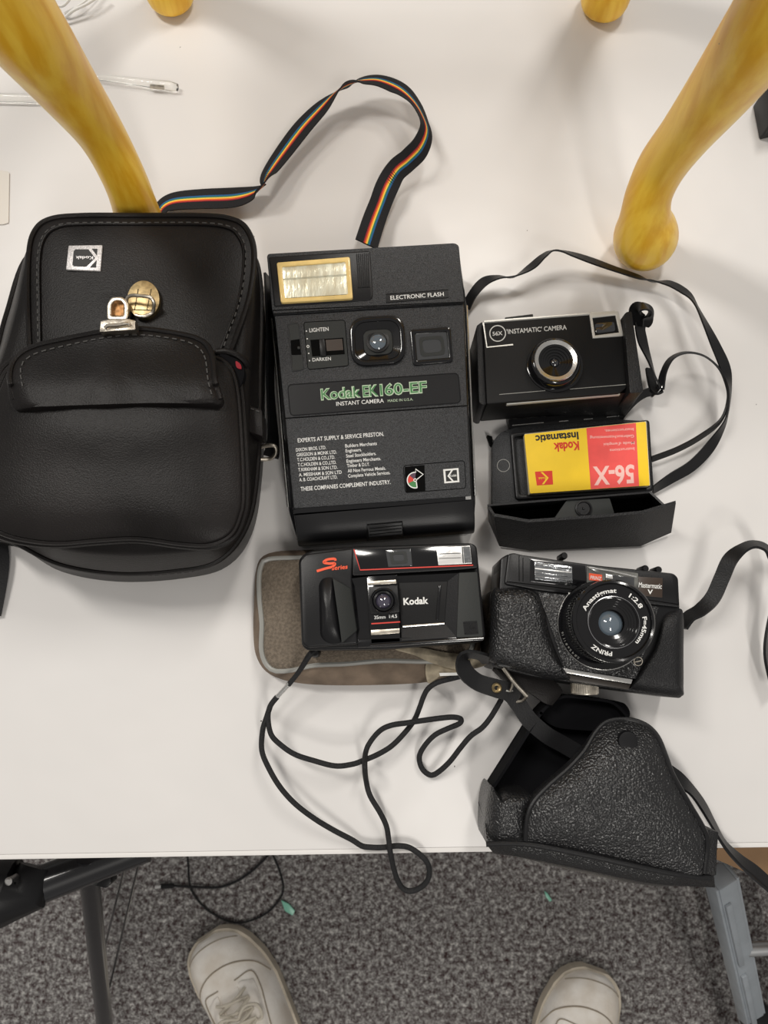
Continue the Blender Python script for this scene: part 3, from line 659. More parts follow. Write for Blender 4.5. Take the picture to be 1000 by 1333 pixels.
b = B(); b.frame(rnd([(545, 439), (577, 436.5), (580, 461.5), (548, 464.5)], 6), rnd([(549, 443), (573, 441), (576, 457.5), (552, 460)], 6), up(ze, .6), ze); b.build('viewfinder_mask', grip_pl, vf)
# name panel
P = rnd([(374.5, 501), (596.5, 485.5), (600, 524), (378, 541)], 6); 
b = B(); b.prism(P, up(ze, .35), ze); npn = b.build('name_panel', dark_pl, ek)
b = B(); b.stroke(P, 1.3, up(ze, .5), True); b.build('raised_outline', gloss_pl, npn)
zt = up(ze, .5); EKT = (('EK', 472.5, 493), ('1', 495, 499), ('60-EF', 501, 556.5))
b = B(); text(b, 'Kodak', (418, 520.5), (470, 516.5), 14, zt, .045); [text(b, t, (x0, 516.5 - (x0 - 473.5) * .072), (x1, 516.5 - (x1 - 473.5) * .072), 14.5, zt, .045) for t, x0, x1 in EKT]; b.build('lettering_outline', lgreen, npn)
b = B(); text(b, 'Kodak', (418.8, 519.8), (469.4, 516.2), 13, up(ze, .62), .002); [text(b, t, (x0 + .7, 515.9 - (x0 - 473.5) * .072), (x1 - .7, 515.9 - (x1 - 473.5) * .072), 13.5, up(ze, .62), .002) for t, x0, x1 in EKT]; b.build('lettering', green, npn)
b = B(); text(b, 'INSTANT CAMERA', (438, 528.3), (500, 524), 5.2, zt, .008); b.build('lettering', white, npn)
b = B(); text(b, 'MADE IN U.S.A.', (505, 523.5), (538, 521.2), 3.4, zt); b.build('lettering', lgreen, npn)
b = B()
def tl(t, x0, y0, x1, y1, h=4.4, bold=.012): text(b, t, (340 + x0 / 3.448, 500 + y0 / 3.448), (340 + x1 / 3.448, 500 + y1 / 3.448), h, up(ze, .25), bold)
tl('EXPERTS AT SUPPLY & SERVICE PRESTON.', 165, 262, 552, 232, 5.3)
for t, x0, y0, x1, y1 in (('DIXON BROS. LTD.', 157, 303, 292, 291), ('GREGSON & MONK LTD.', 160, 325, 340, 312), ('T.C.HOLDEN & CO.,LTD.', 162, 347, 332, 335), ('T.C.HOLDEN & CO.,LTD.', 165, 370, 338, 358), ('T.KIRKHAM & SON LTD.', 167, 392, 343, 380), ('A. MESSHAM & SON LTD', 170, 415, 362, 402), ('A. B. COACHCRAFT LTD.', 172, 437, 343, 424),
    ('Builders Merchants', 378, 285, 520, 273), ('Engineers.', 380, 307, 452, 301), ('Steel Stockholders.', 382, 330, 517, 318), ('Engineers Merchants.', 384, 353, 538, 341), ('Timber & D.I.Y.', 386, 374, 488, 366), ('All Non Ferrous Metals.', 389, 397, 560, 384), ('Complete Vehicle Services.', 391, 420, 580, 404)):
    tl(t, x0, y0, x1, y1)
tl('THESE COMPANIES COMPLEMENT INDUSTRY.', 178, 480, 582, 448, 5.3); b.build('lettering', white, ek)
# badge box
P = rnd([(525.3, 606), (604.8, 599.5), (606.8, 635.4), (527.6, 641.5)], 4)
b = B(); b.stroke(P, .8, up(ze, .25), True); b.build('badge_outline', groove, ek)
b = B(); b.prism([(527, 608), (552.5, 605.5), (554, 638.5), (528.5, 640.5)], up(ze, .5), ze, r=1); bg = b.build('colour_badge', groove, ek)
cx, cy, r_ = 540.5, 625, 9.6; zz_ = up(ze, .65)
def sector(a0, a1, rr=r_): return [(cx, cy)] + [(cx + rr * math.cos(math.radians(a0 + (a1 - a0) * k / 8)), cy - rr * math.sin(math.radians(a0 + (a1 - a0) * k / 8))) for k in range(9)]
for a0, a1, m in ((85, 140, purple_p), (140, 205, red_p), (205, 285, green)): B().flat(sector(a0, a1), zz_).build('wedge', m, bg)
b = B(); arc = [(cx + (r_ + .6) * math.cos(math.radians(a)), cy - (r_ + .6) * math.sin(math.radians(a))) for a in range(85, 286, 10)]; b.stroke(arc, 1.4, up(ze, .7)); b.stroke([arc[-1], (cx + 1.5, cy + 2)], 1.3, up(ze, .7))
b.stroke([arc[0], (541, 610.5), (551, 617.5), (543, 624)], 1.3, up(ze, .7)); b.stroke(circ(540.5, 625, 1.8, 12), 1.1, up(ze, .72), True); b.build('badge_outline', white, bg)
klogo([(577, 611), (597, 609.2), (598.2, 627.6), (578.6, 629.3)], up(ze, .3), ink, white, ek, 'emblem')
# glossy strip and battery/film door
b = B(); b.prism([(381, 660), (613, 645), (614, 652), (382.5, 669)], lambda x, y: ze(x, y) - 1.2, 20, r=1); b.build('glossy_strip', gloss_pl, ek, bevel=.6)
b = B(); b.flat([(606, 644.6), (613, 644.2), (613.4, 650), (606.4, 650.4)], lambda x, y: ze(x, y) - .5); b.build('strip_end', chrome, ek)
b = B(); top = [(382.5, 671), (617, 651), (618.5, 682), (385.5, 697)]
p = [atz(q, ze) for q in top]; low = [at(617.5, 695, 30), at(387.5, 712, 30)]
rings = []
def doorring(t):  # profile from back seam to nose
    z_ = ze(500, 660 + 30 * min(t, 1))
    return z_
b = B(); pr = [(671, 651, 1.0), (684, 665, .5), (695, 678, -1), (704, 687, -4), (711, 694, -12), (711.5, 694.5, -30), (710, 693, -43)]
vs = []; fc = []
L_ = [382.8, 384.5, 386, 387, 388, 388.5, 388.5]; R_ = [617, 618, 618.5, 618.5, 617.5, 617, 616.5]
for (yl, yr, dz), xl, xr in zip(pr, L_, R_):
    for u in [k / 6 for k in range(7)]:
        x = xl + (xr - xl) * u; y = yl + (yr - yl) * u; zv = ze(x, y) + dz
        vs.append(at(x, y, zv if dz > -20 else (18 if dz > -40 else 2)))
nn = 7
for j in range(len(pr) - 1):
    for i in range(6): fc.append((j * nn + i, j * nn + i + 1, (j + 1) * nn + i + 1, (j + 1) * nn + i))
o = len(vs)
for (k, s0) in ((0, 0), (6, 1)):
    g = [vs[j * nn + k] for j in range(len(pr))]; top0 = g[0]; vs.append(Vector((top0.x, top0.y, TBL + .002))); fc.append(tuple([j * nn + k for j in range(len(pr))] + [len(vs) - 1]))
b.add(vs, fc); dr_ = b.build('film_door', dark_pl, ek, bevel=1.2)
b = B(); b.prism([(479, 684), (523.5, 680), (524.5, 696), (480, 700)], lambda x, y: ze(x, y) + 1.2 - max(0, y - 688) * .25, 40, r=1); b.build('door_latch', dark_pl, dr_, bevel=.5)
b = B()
for k in range(3): b.stroke([(481, 688 + 4 * k), (523, 684 + 4 * k)], .8, lambda x, y: ze(x, y) + 1.4 - max(0, y - 688) * .25)
b.stroke([(478.5, 704), (478, 683.5), (524, 679.3), (525, 700)], 1.1, lambda x, y: ze(x, y) + .9 - max(0, y - 688) * .25); b.build('latch_groove', groove, dr_)

# rainbow wrist/neck strap belongs to the instant camera
RS = [(p[0], p[1], p[2], 19.5, p[4] * .9) for p in [(206, 284, 12, 16, 50), (212, 270, 12, 16, 25), (228, 262, 12, 16, 12), (263, 259, 12, 16, 5), (305, 257, 12, 16, 5), (332, 250, 14, 16, 35), (343, 240, 20, 16, 72), (350, 226, 20, 16, 40), (368, 200, 18, 16, 25), (393, 167, 20, 16, 20), (418, 140, 22, 16, 30), (440, 118, 26, 16, 62), (455, 109, 28, 16, 70), (472, 105, 28, 16, 40), (494, 105, 28, 16, 28), (519, 115, 28, 16, 25), (537, 131, 32, 16, 45), (549, 150, 36, 16, 62), (555, 170, 36, 16, 65), (547, 192, 32, 16, 60), (531, 209, 26, 16, 62), (516, 222, 24, 16, 52), (504, 243, 22, 16, 25), (495, 266, 20, 16, 35), (486, 290, 22, 16, 25), (477, 318, 30, 16, 20)]]
b = B(); b.ribbon(RS, 1.0, 8); rb = b.build('rainbow_strap', webm, ek, ang=70)
edges_ = [-.15, -.09, -.03, .03, .09, .15]
for k, m in enumerate(stripes):
    b = B(); b.ribbon(RS, .15, 8, edges_[4 - k] , edges_[5 - k] , lift=.6); b.ribbon(RS, .15, 8, edges_[4 - k], edges_[5 - k], lift=-.6); b.build('stripe', m, rb, ang=70)

# ------------------------------------------------------------------ cartridge camera in its half case
ic = thing('cartridge_camera', 'small black cartridge film camera with chrome ringed lens in open case', 'camera', 722, 470)
ZI = 48
palem = mat('pale_metal_frame', (.62, .61, .57), .4, .3)
b = B(); b.prism([(629, 419), (806, 405.5), (812, 438), (818, 503), (806, 512), (634, 526)], ZI, 6, r=2); b.build('body', matt_pl, ic, bevel=1.2)
b = B(); b.prism([(620.5, 424), (628, 418.5), (633.5, 526), (629, 527), (624, 524)], 44, 0, r=2, grow=1); b.build('case_side', fgrain, ic, bevel=1)
b = B(); b.prism([(812, 410), (816, 405.5), (823, 405), (838, 508), (836, 511), (820, 512)], 54, 0, r=2); b.build('case_side', fgrain, ic, bevel=1.5)
b = B(); b.loft([[at(634, 524, 40), at(836, 510, 46), at(836, 508, 30), at(634, 518, 30)], [at(622, 540, 2), at(812, 545, 2), at(812, 530, 1), at(622, 530, 1)]]); b.build('case_bottom', fgrain, ic, bevel=1)
b = B(); b.loft([[at(622, 430, 38), at(634, 524, 38), at(636, 500, 38)], [at(619, 440, 0), at(618, 548, 0), at(640, 520, 0)]]); b.build('case_corner', fgrain, ic, bevel=1)
b = B(); b.stroke([(668, 448.5), (634, 452), (629.5, 421), (631, 418.5), (768, 408)], 1.8, ZI + .3); b.ptube([(630, 419, ZI), (715, 412.5, ZI), (800, 406, ZI)], 1.1, 6); b.build('metal_trim', palem, ic)
b = B(); b.prism([(659, 522.5), (806, 510.5), (808, 513.5), (660, 526.5)], ZI - 2, ZI - 6); b.build('metal_bar', palem, ic, bevel=.4)
b = B(); b.stroke([(650, 513.5), (710, 508.5)], .7, ZI + .2); b.stroke([(742, 506.5), (815, 500.5)], .8, ZI + .2); b.build('worn_edge', pipe_g, ic)
b = B(); b.prism([(657.5, 413), (694, 408.5), (694.5, 414), (658, 418)], 40, 20, r=1); b.build('shutter_button', grip_pl, ic, bevel=1)
b = B(); b.frame([(767.5, 408.5), (805.5, 405), (812, 437), (772, 440)], [(771.5, 413.5), (801.5, 410), (806.5, 432.5), (775, 436.5)], ZI + 1.2, ZI - 3); vf = b.build('viewfinder_frame', palem, ic, bevel=.4)
b = B(); b.prism([(771.5, 413.5), (801.5, 410), (806.5, 432.5), (775, 436.5)], ZI - .5, ZI - 3); b.build('viewfinder_glass', mat('pale_finder_glass', (.30, .31, .29), .1, coat=1, var=.5, vscale=160), vf)
b = B(); b.prism([(774, 421), (800, 418.5), (802, 431), (776, 434)], ZI + .2, ZI - 2, r=4); b.build('viewfinder_eye', glass_d, vf, bevel=.4)
b = B(); b.stroke(circ(648, 434, 10.2, 36), 1.3, ZI + .25, True); text(b, '56X', (641.5, 437), (654.5, 436), 5, ZI + .3, .02); text(b, "'INSTAMATIC' CAMERA", (660, 434.8), (738, 428.8), 6, ZI + .3, .012); b.build('lettering', mat('silver_print', (.55, .55, .53), .5), ic)
b = B(); b.lathe(722, 476, ZI, [(37, ZI - 1), (36.5, ZI + 1), (35, ZI + 1.4), (33, ZI + 1.4)], 60); b.build('lens_base', gloss_pl, ic, ang=50)
b = B(); b.lathe(724, 469, ZI + 12, [(33, ZI), (33, ZI + 9), (31.5, ZI + 11), (29, ZI + 11.5), (28.5, ZI + 4)], 60); b.build('lens_barrel', gloss_pl, ic, ang=50)
b = B(); b.lathe(724, 468.5, ZI + 13, [(28.7, ZI + 10.5), (28.5, ZI + 12.6), (27.5, ZI + 13.2), (22.5, ZI + 12.2), (22, ZI + 10)], 60, ring=True); b.build('chrome_ring', chrome, ic, ang=50)
for k in range(5):
    r0 = 22 - k * 3.2; b = B(); z0 = ZI + 11.5 - k * 1.1
    b.lathe(724, 468.5, ZI + 12, [(r0, z0 - 1), (r0, z0), (r0 - 2.8, z0 - .4), (r0 - 3.2, z0 - 1.5)], 40, ring=True); b.build('lens_step', gloss_pl, ic)
b = B(); b.lathe(724, 469, ZI + 10, [(6.5, ZI + 6), (5, ZI + 7), (2, ZI + 7.6), (.3, ZI + 7.7)], 24); b.build('lens_glass', glass_d, ic, ang=80)
# ever-ready front lying open below, part of the same case
b = B(); b.prism([(662, 546), (806, 534), (807, 546), (664, 558)], 8, 1, r=1); hg = b.build('case_hinge', dark_pl, ic, bevel=1)
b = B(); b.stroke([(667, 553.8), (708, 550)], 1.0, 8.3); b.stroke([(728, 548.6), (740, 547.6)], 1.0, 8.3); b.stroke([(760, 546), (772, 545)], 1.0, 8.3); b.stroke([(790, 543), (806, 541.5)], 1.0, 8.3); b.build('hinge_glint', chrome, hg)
cvo = rnd([(641, 575), (652, 562), (668, 556.5), (800, 545), (846, 548), (852, 640), (700, 655), (641, 660)], 9)
b = B(); b.prism(cvo, 10, .5); cv = b.build('case_cover', grey_pl, ic, bevel=1)
b = B(); b.frame(rnd([(665, 563), (846, 546), (851, 640), (672, 650)], 5), rnd([(670, 568), (841, 551), (846, 634), (677, 644)], 4), 15, 9); b.build('cover_rim', dark_pl, cv, bevel=1)
b = B(); b.stroke(circ(655.5, 606, 8, 30), .7, 10.3, True); b.build('moulded_circle', pipe_g, cv)
b = B(); b.prism([(634, 566), (641, 568), (642, 582), (638, 578)], 6, 1, r=1); b.build('cover_stud', groove, cv)
# bulging nose of the cover: open trapezoid box
Tt = [(643, 672, 42), (688, 680, 46), (790, 673, 46), (836, 668.5, 46), (880, 655.5, 46)]
Bt = [(650, 711, 4), (690, 717, 3), (790, 713, 3), (834, 711, 3), (874, 693.5, 6)]
b = B(); n5 = len(Tt); O = [at(*p) for p in Tt] + [at(*p) for p in Bt]; C = sum((v for v in O), Vector()) / len(O)
I = [v + Vector((0, .0022, 0)) for v in O]
fc = [(i, i + 1, n5 + i + 1, n5 + i) for i in range(n5 - 1)]; b.add(O + I, fc + [tuple(2 * n5 + q for q in f)[::-1] for f in fc] + [(i, i + 1, 2 * n5 + i + 1, 2 * n5 + i) for i in range(n5 - 1)] + [(n5 + i, n5 + i + 1, 3 * n5 + i + 1, 3 * n5 + i) for i in range(n5 - 1)] + [(0, n5, 3 * n5, 2 * n5), (n5 - 1, 2 * n5 - 1, 4 * n5 - 1, 3 * n5 - 1)])
b.build('nose_wall', fgrain, cv, ang=20)
b = B(); b.loft([[at(634.5, 660, 40), at(643.5, 673, 42), at(646, 671, 42), at(638, 659, 40)], [at(636, 678, 4), at(650, 711, 4), at(653, 706, 4), at(642, 680, 4)]]); b.build('nose_wall', fgrain, cv)
b = B(); b.loft([[at(634.5, 659, 40), at(845, 642, 40), at(845, 639.5, 40), at(634.5, 656.5, 40)], [at(640, 668, 3), at(848, 652, 3), at(848, 648, 3), at(640, 664, 3)]]); b.build('nose_wall', dark_pl, cv)
b = B(); b.loft([[at(845, 641, 40), at(863, 658, 42), at(865, 656, 42), at(847, 639, 40)], [at(848, 652, 3), at(862, 680, 4), at(864, 678, 4), at(850, 650, 3)]]); b.build('nose_wall', dark_pl, cv)
b = B(); b.prism([(636, 668), (852, 646), (872, 686), (836, 706), (690, 712), (652, 704)], 3, .5); b.build('nose_floor', lining, cv)
b = B(); b.prism([(738, 651), (794, 648.5), (800, 668), (797, 671), (720, 677.5)], 38, 33, r=2); tb_ = b.build('snap_tab', grip_pl, cv, bevel=1)
b = B(); b.lathe(760, 662, 39, [(11, 38), (11, 39.5), (9, 39.8), (8, 38.8), (2, 38.8), (1.5, 39.5), (.5, 39.5)], 28); b.build('snap_socket', dark_pl, tb_)

# instruction booklet
mn = thing('instruction_booklet', 'yellow and red instruction booklet lying upside down on open case cover', 'booklet', 765, 598, 15)
MQ = [(682.5, 565.5), (841, 548.8), (846, 632), (690, 642.5)]; ZM = 22
b = B(); b.prism([(683, 565), (841.5, 548.5), (846.5, 632), (690, 642.5)], ZM - .5, 15.2, r=.6); b.build('pages', page, mn)
b = B(); b.prism(MQ, ZM, ZM - .6, r=2.2); b.build('cover', yel_p, mn, bevel=.2)
b = B(); b.prism([(763.5, 557.3), (828, 550.6), (832.2, 632.6), (769.3, 636.8)], ZM + .12, ZM - .3); b.build('red_panel', red_c, mn)
zt = ZM + .25
b = B(); text(b, '56-X', (825.5, 605.5), (772, 608.5), 23, zt, .03)
for t, xr, xl, y in (('Instructions', 826, 794, 582.3), ("Mode d'emploi", 826, 786, 574.6), ('Gebrauchsanweisung', 825.5, 768, 565.8), ('Instrucciones.', 825, 787, 557)): text(b, t, (xr, y), (xl, y + 2.4), 3.8, zt, .005)
b.build('lettering', pink, mn)
b = B(); text(b, 'Kodak', (753.5, 574.5), (720.5, 577.3), 11, zt, .03); b.build('lettering', redink, mn)
b = B(); text(b, 'Instamatic', (752.8, 562.3), (697, 567.2), 9.5, zt, .03); b.build('lettering', ink, mn)
klogo([(696.5, 614), (719, 612.7), (720.2, 630.6), (699, 632)], ZM + .15, redink, yel_p, mn, 'emblem', flip=True, border=False)

# strap of the cartridge camera
SI = [(606, 402, 12, 9, 30), (615, 384, 14, 9, 30), (630, 367, 16, 9, 20), (648, 361, 18, 9, 45), (670, 360, 20, 9, 68), (692, 347, 22, 9, 40), (708, 333, 26, 9, 50), (722, 326, 28, 9, 62), (745, 331, 24, 9, 40), (772, 340, 20, 9, 30), (800, 350, 16, 9, 35), (830, 360, 12, 9, 40), (850, 366, 12, 9, 65), (872, 369, 16, 9, 30), (893, 381, 22, 9, 25), (906, 397, 28, 9, 50), (918, 420, 32, 9, 40), (932, 450, 32, 9, 18), (944, 478, 30, 9, 10), (950, 505, 26, 9, 50), (948, 535, 20, 9, 65), (940, 558, 14, 9, 55), (922, 585, 10, 9, 20), (900, 607, 8, 9, 20), (875, 622, 8, 9, 35), (850, 638, 9, 9, 60)]
b = B(); b.ribbon(SI, 1.3, 8); b.build('strap', strapm, ic, ang=70)
b = B(); b.ribbon([(860, 507, 20, 6, 40), (864, 485, 24, 6, 60), (874, 467, 28, 6, 62), (893, 459, 32, 6, 62), (916, 463, 32, 6, 60), (935, 478, 30, 6, 55), (945, 497, 27, 6, 50), (948, 520, 22, 6, 60), (938, 548, 17, 6, 65), (910, 570, 12, 6, 60), (880, 586, 10, 6, 60), (848, 598, 10, 6, 60)], 1.6, 8); b.build('strap', strapm, ic, ang=70)
b = B(); b.ribbon([(853, 509, 14, 7, 30), (840, 512, 14, 7, 40), (826, 521, 12, 7, 30), (812, 536, 8, 7, 30), (806, 545, 6, 7, 30)], 1.6, 6); b.build('strap', strapm, ic, ang=70)
b = B(); b.ribbon([(830, 424, 40, 11, 70), (829, 410, 46, 13, 55), (832, 401, 52, 14, 45), (840, 399, 54, 15, 45), (845, 405, 50, 15, 45), (842, 416, 44, 13, 45), (834, 426, 38, 11, 30), (837, 445, 32, 10, 25), (846, 470, 28, 7, 45), (853, 490, 24, 6, 60), (861, 505, 20, 6, 50)], 1.4, 8); b.build('strap_loop', strapm, ic, ang=70)
b = B(); b.ribbon([(845, 480, 12, 6, 20), (848, 495, 14, 7, 20), (853, 508, 16, 8, 20), (862, 506, 18, 7, 30)], 2.2, 6); b.build('strap_end', strapm, ic, ang=70)
b = B(); b.ptube([(848, 517, 12), (856, 511, 18), (863, 502, 22), (866, 493, 22), (861, 499, 16), (853, 509, 11)], .7, 8, 6, True); b.build('split_ring', chrome, ic)

# ------------------------------------------------------------------ fabric pouch + compact camera on it
po = thing('camera_pouch', 'brown woven fabric pouch with grey piping under the compact camera', 'pouch', 460, 805)
PO = [(333, 745), (340, 726), (360, 718), (400, 716), (500, 714), (600, 715), (620, 760), (625, 850), (600, 876), (556, 888), (475, 892), (395, 890), (352, 878), (334, 855), (330, 822), (331, 780)]
def shr(P, d): return shrink(P, d)
PI = [(337.5, 750), (341, 735), (350, 728), (395, 726), (500, 724), (600, 725), (612, 760), (615, 840), (590, 858), (555, 861), (500, 860), (450, 864), (408, 866), (375, 873), (353, 871), (341, 850), (341, 812), (338, 780)]
o_ = cr(PI, 8, True); cxp, cyp = 475, 800
def res(P, n=144):
    q = cr(P, 10, True); L = [0]
    for i in range(len(q)): L.append(L[-1] + math.dist(q[i], q[(i + 1) % len(q)]))
    out = []; j = 0
    # sample by direction from the centre so rings correspond
    for k in range(n):
        a = 2 * math.pi * k / n; best = None
        for i in range(len(q)):
            x1, y1 = q[i][0] - cxp, q[i][1] - cyp; x2, y2 = q[(i + 1) % len(q)][0] - cxp, q[(i + 1) % len(q)][1] - cyp
            dx, dy = math.cos(a), math.sin(a); den = (x2 - x1) * dy - (y2 - y1) * dx
            if abs(den) < 1e-9: continue
            t = (y1 * dx - x1 * dy) / den
            if -1e-6 <= t <= 1 + 1e-6:
                rr = (x1 + (x2 - x1) * t) * dx + (y1 + (y2 - y1) * t) * dy
                if rr > 0: best = rr
        out.append((cxp + math.cos(a) * best, cyp + math.sin(a) * best))
    return out
ro, ri = res(PO), res(PI)
def sc(P, s): return [(cxp + (x - cxp) * s, cyp + (y - cyp) * s) for x, y in P]
b = B(); b.loft([[at(x, y, .5) for x, y in sc(ro, .97)], [at(x, y, 4) for x, y in ro], [at(x, y, 12) for x, y in sc(ro, 1.0)], [at(x, y, 20) for x, y in [lerp(p, q, .5) for p, q in zip(ro, ri)]], [at(x, y, 22) for x, y in ri]]); b.build('gusset', ribf, po, ang=80)
b = B(); b.loft([[at(x, y, z) for x, y in sc(ri, s)] for s, z in ((1.0, 20), (.99, 23), (.95, 25), (.8, 26), (.5, 26))]); b.build('panel', woven, po, ang=80)
b = B(); b.tube([at(x, y, 23.5) for x, y in ri], .0019, 8, closed=True); b.build('piping', pipe_g, po)
b = B()  # worn zip flap at right end
b.dome([(514, 845), (545, 843), (585, 850), (628, 853), (632, 866), (600, 872), (565, 864), (540, 853)], lambda x, y, s: 28 + 2 * (1 - s), 22, n=5)
b.dome([(555, 864), (575, 863), (604, 868), (606, 878), (572, 882), (566, 887), (557, 888)], lambda x, y, s: 23 + 2 * (1 - s), 10, n=5); b.build('worn_trim', beige, po, ang=60)
b = B(); b.prism([(572, 876), (600, 875.5), (600, 879), (573, 880)], 26, 24); b.build('white_tab', white, po)

sc_ = thing('compact_camera', 'black compact camera with red stripe and sliding cover lying on pouch', 'camera', 510, 780, 26)
ZS = 66
body = [(388.5, 729), (396, 720), (407, 716), (460, 711), (614, 706.5), (621, 711), (632.5, 828), (629, 835), (500, 845), (399, 846.5), (392.5, 840)]
b = B(); b.prism(body, ZS - 8, 27, r=5, grow=0); b.build('body', dark_pl, sc_, bevel=3, seg=3)
zs_ = ZS
fo = rnd([(391, 730), (399, 721), (461, 713), (612, 708.5), (618.5, 713), (630, 829), (522, 837), (400, 842), (395, 838)], 5)
# raised face as a frame around the recess
fi_pts = [(457, 752), (596, 745.5), (598, 829.5), (523, 835), (464, 838.5)]
b = B(); b.prism([(389.5, 731), (398, 721), (461, 713), (458, 754), (466, 838), (400, 843), (393, 838)], zs_, ZS - 9, r=4); b.build('left_shoulder', dark_pl, sc_, bevel=2.5, seg=3)
b = B(); b.prism([(459, 713), (614, 707.5), (620, 712), (622.5, 739), (598, 741.5), (459, 749.5)], zs_, ZS - 9, r=2); b.build('top_band', dark_pl, sc_, bevel=1.2)
b = B(); b.prism([(597.5, 745.5), (621.5, 744.5), (629, 827.5), (628, 829), (594.5, 830)], zs_, ZS - 9, r=1.5); b.build('right_grip', grip_pl, sc_, bevel=.6)
b = B(); b.prism([(466, 832), (522, 830), (630.5, 829), (630.5, 833), (522, 840), (466, 843)], zs_ - 1.5, ZS - 9, r=1); b.build('bottom_band', gloss_pl, sc_, bevel=.6)
b = B(); b.ptube([(482, 839.5, ZS - 1), (522, 837, ZS - 1), (629.5, 830, ZS - 1)], .7, 8); b.build('edge_highlight_strip', gloss_pl, sc_)
# recess slopes and cover
P = quadmap([(518, 758.5), (583, 756.5), (579, 812), (522.5, 816)])
Q = quadmap([(516, 750), (597, 746), (594.5, 829.5), (523, 834)])
b = B(); pin = [P(0, 0), P(1, 0), P(1, 1), P(0, 1)]; pou = [Q(0, 0), Q(1, 0), Q(1, 1), Q(0, 1)]
b.loft([[at(x, y, ZS - 1) for x, y in pou], [at(x, y, ZS - 4.6) for x, y in pin]], caps=False); b.build('cover_surround', dark_pl, sc_, ang=10)
b = B(); b.prism(pin, ZS - 4.4, ZS - 7, r=1); cvr = b.build('sliding_cover', matt_pl, sc_, bevel=.4)
b = B(); b.ptube([(524.5, 815.5, ZS - 4), (578, 811.5, ZS - 4)], .8, 8); b.build('cover_highlight', chrome, cvr)  # chrome line painting the highlight along the cover's bottom edge
b = B(); b.prism([(571, 762), (574.5, 762), (571, 807), (567.5, 807.5)], ZS - 3.4, ZS - 5, r=1.5); b.build('cover_rib', gloss_pl, cvr, bevel=.4)
b = B(); text(b, 'Kodak', (525.5, 787.3), (557.8, 785.6), 8.6, ZS - 4.1, .03); b.build('lettering', white, cvr)
# left sloping area between grip and lens column
b = B(); b.loft([[at(458, 753, ZS - 1), at(479, 750.5, ZS - 1), at(483, 836, ZS - 2), at(464, 838, ZS - 1)], [at(462, 764, ZS - 5), at(480, 763, ZS - 5), at(483, 818, ZS - 5), at(468, 819, ZS - 5)]], caps=False).loft([[at(462, 764, ZS - 5), at(480, 763, ZS - 5), at(483, 818, ZS - 5), at(468, 819, ZS - 5)], [at(462, 764, ZS - 6), at(480, 763, ZS - 6), at(483, 818, ZS - 6), at(468, 819, ZS - 6)]]); b.build('cover_surround', gloss_pl, sc_, ang=10)
b = B(); b.dome(rnd([(415, 760), (421, 752), (434, 751), (446, 836), (436, 839), (424, 836), (417, 828)], 5), lambda x, y, s: ZS + 7 - 7 * max(0, s) ** 3, ZS - 2, smooth=False); gp = b.build('hand_grip', dark_pl, sc_, ang=50)
b = B(); b.loft([[at(433, 752, ZS + 6), at(457, 766, ZS + .5), at(465, 821, ZS + .5), at(445, 837.5, ZS + 6)], [at(433, 752, ZS - 3), at(457, 766, ZS - 3), at(465, 821, ZS - 3), at(445, 837.5, ZS - 3)]]); b.build('grip_facet', grip_pl, gp, bevel=.8)
# window band
b = B(); b.prism([(461, 715), (612.5, 709.5), (616, 735.5), (469, 742.5)], ZS + .5, ZS - 2); wb = b.build('window_band', gloss_pl, sc_, bevel=.3)
b = B(); b.stroke([(460.8, 715), (469, 742), (616, 735.7)], 1.5, ZS + .8); b.build('red_stripe', red_p, wb)
b = B(); b.prism([(502, 716), (535, 714.3), (537, 736.5), (505.5, 738)], ZS + .9, ZS - 1, r=1); b.build('viewfinder', glass_v, wb, bevel=.3)
b = B(); b.frame(rnd([(507, 719), (529, 717.5), (531, 733), (509.5, 734.5)], 3), rnd([(511, 722), (525.5, 721), (527, 730), (513, 731)], 3), ZS + 1.3, ZS); b.build('viewfinder_mask', grip_pl, wb)
b = B(); b.prism([(568, 712.3), (612, 710.4), (614.5, 733.5), (570.8, 735.5)], ZS + 1.0, ZS - 1, r=.5); fb = b.build('flash_window', refl_w, wb, bevel=.3)
b = B(); b.prism([(603, 711.5), (611.5, 711), (614, 732.5), (605, 733)], ZS + 1.3, ZS - 1); b.build('flash_diffuser', refl_d, fb)
b = B(); b.stroke([(602, 711.5), (603.3, 733)], 1.3, ZS + 1.5); b.stroke([(571, 721), (600, 720)], .8, ZS + 1.2); b.stroke([(572, 727), (600, 726)], .6, ZS + 1.2); b.build('flash_lines', grip_pl, fb)
# lens column
b = B(); b.prism([(477, 750), (517.5, 748), (521.5, 835.5), (483, 838)], ZS - 1.5, ZS - 7, r=1); lc = b.build('lens_column', gloss_pl, sc_, bevel=.5)
for q in ([(478.8, 756.5), (515.5, 754.5), (516.5, 759.5), (479, 761.5)], [(483, 820), (520.5, 818), (520.5, 824), (483, 827)]):
    B().prism(q, ZS - .5, ZS - 2).build('silver_strip', worn, lc, bevel=.3)
b = B(); b.prism([(480, 764), (518, 762), (520.5, 796.5), (482.5, 799)], ZS + .3, ZS - 3, r=1); b.build('lens_plate', dark_pl, lc, bevel=.5)
b = B(); b.lathe(499.3, 782, ZS + 2, [(17.5, ZS), (17.5, ZS + 2), (16, ZS + 2.6), (14.5, ZS + 2), (13.5, ZS + 1), (13, ZS + 2), (10.5, ZS + 2.2), (9.5, ZS + .4)], 44); b.build('lens_ring', gloss_pl, lc, ang=40)
b = B(); b.lathe(499.3, 782.4, ZS + 1, [(9.5, ZS + .6), (7, ZS + 1.8), (4, ZS + 2.5), (.5, ZS + 2.8)], 30); b.build('lens_glass', mat('violet_lens_glass', (.05, .045, .07), .05, coat=1, spec=1), lc, ang=80)
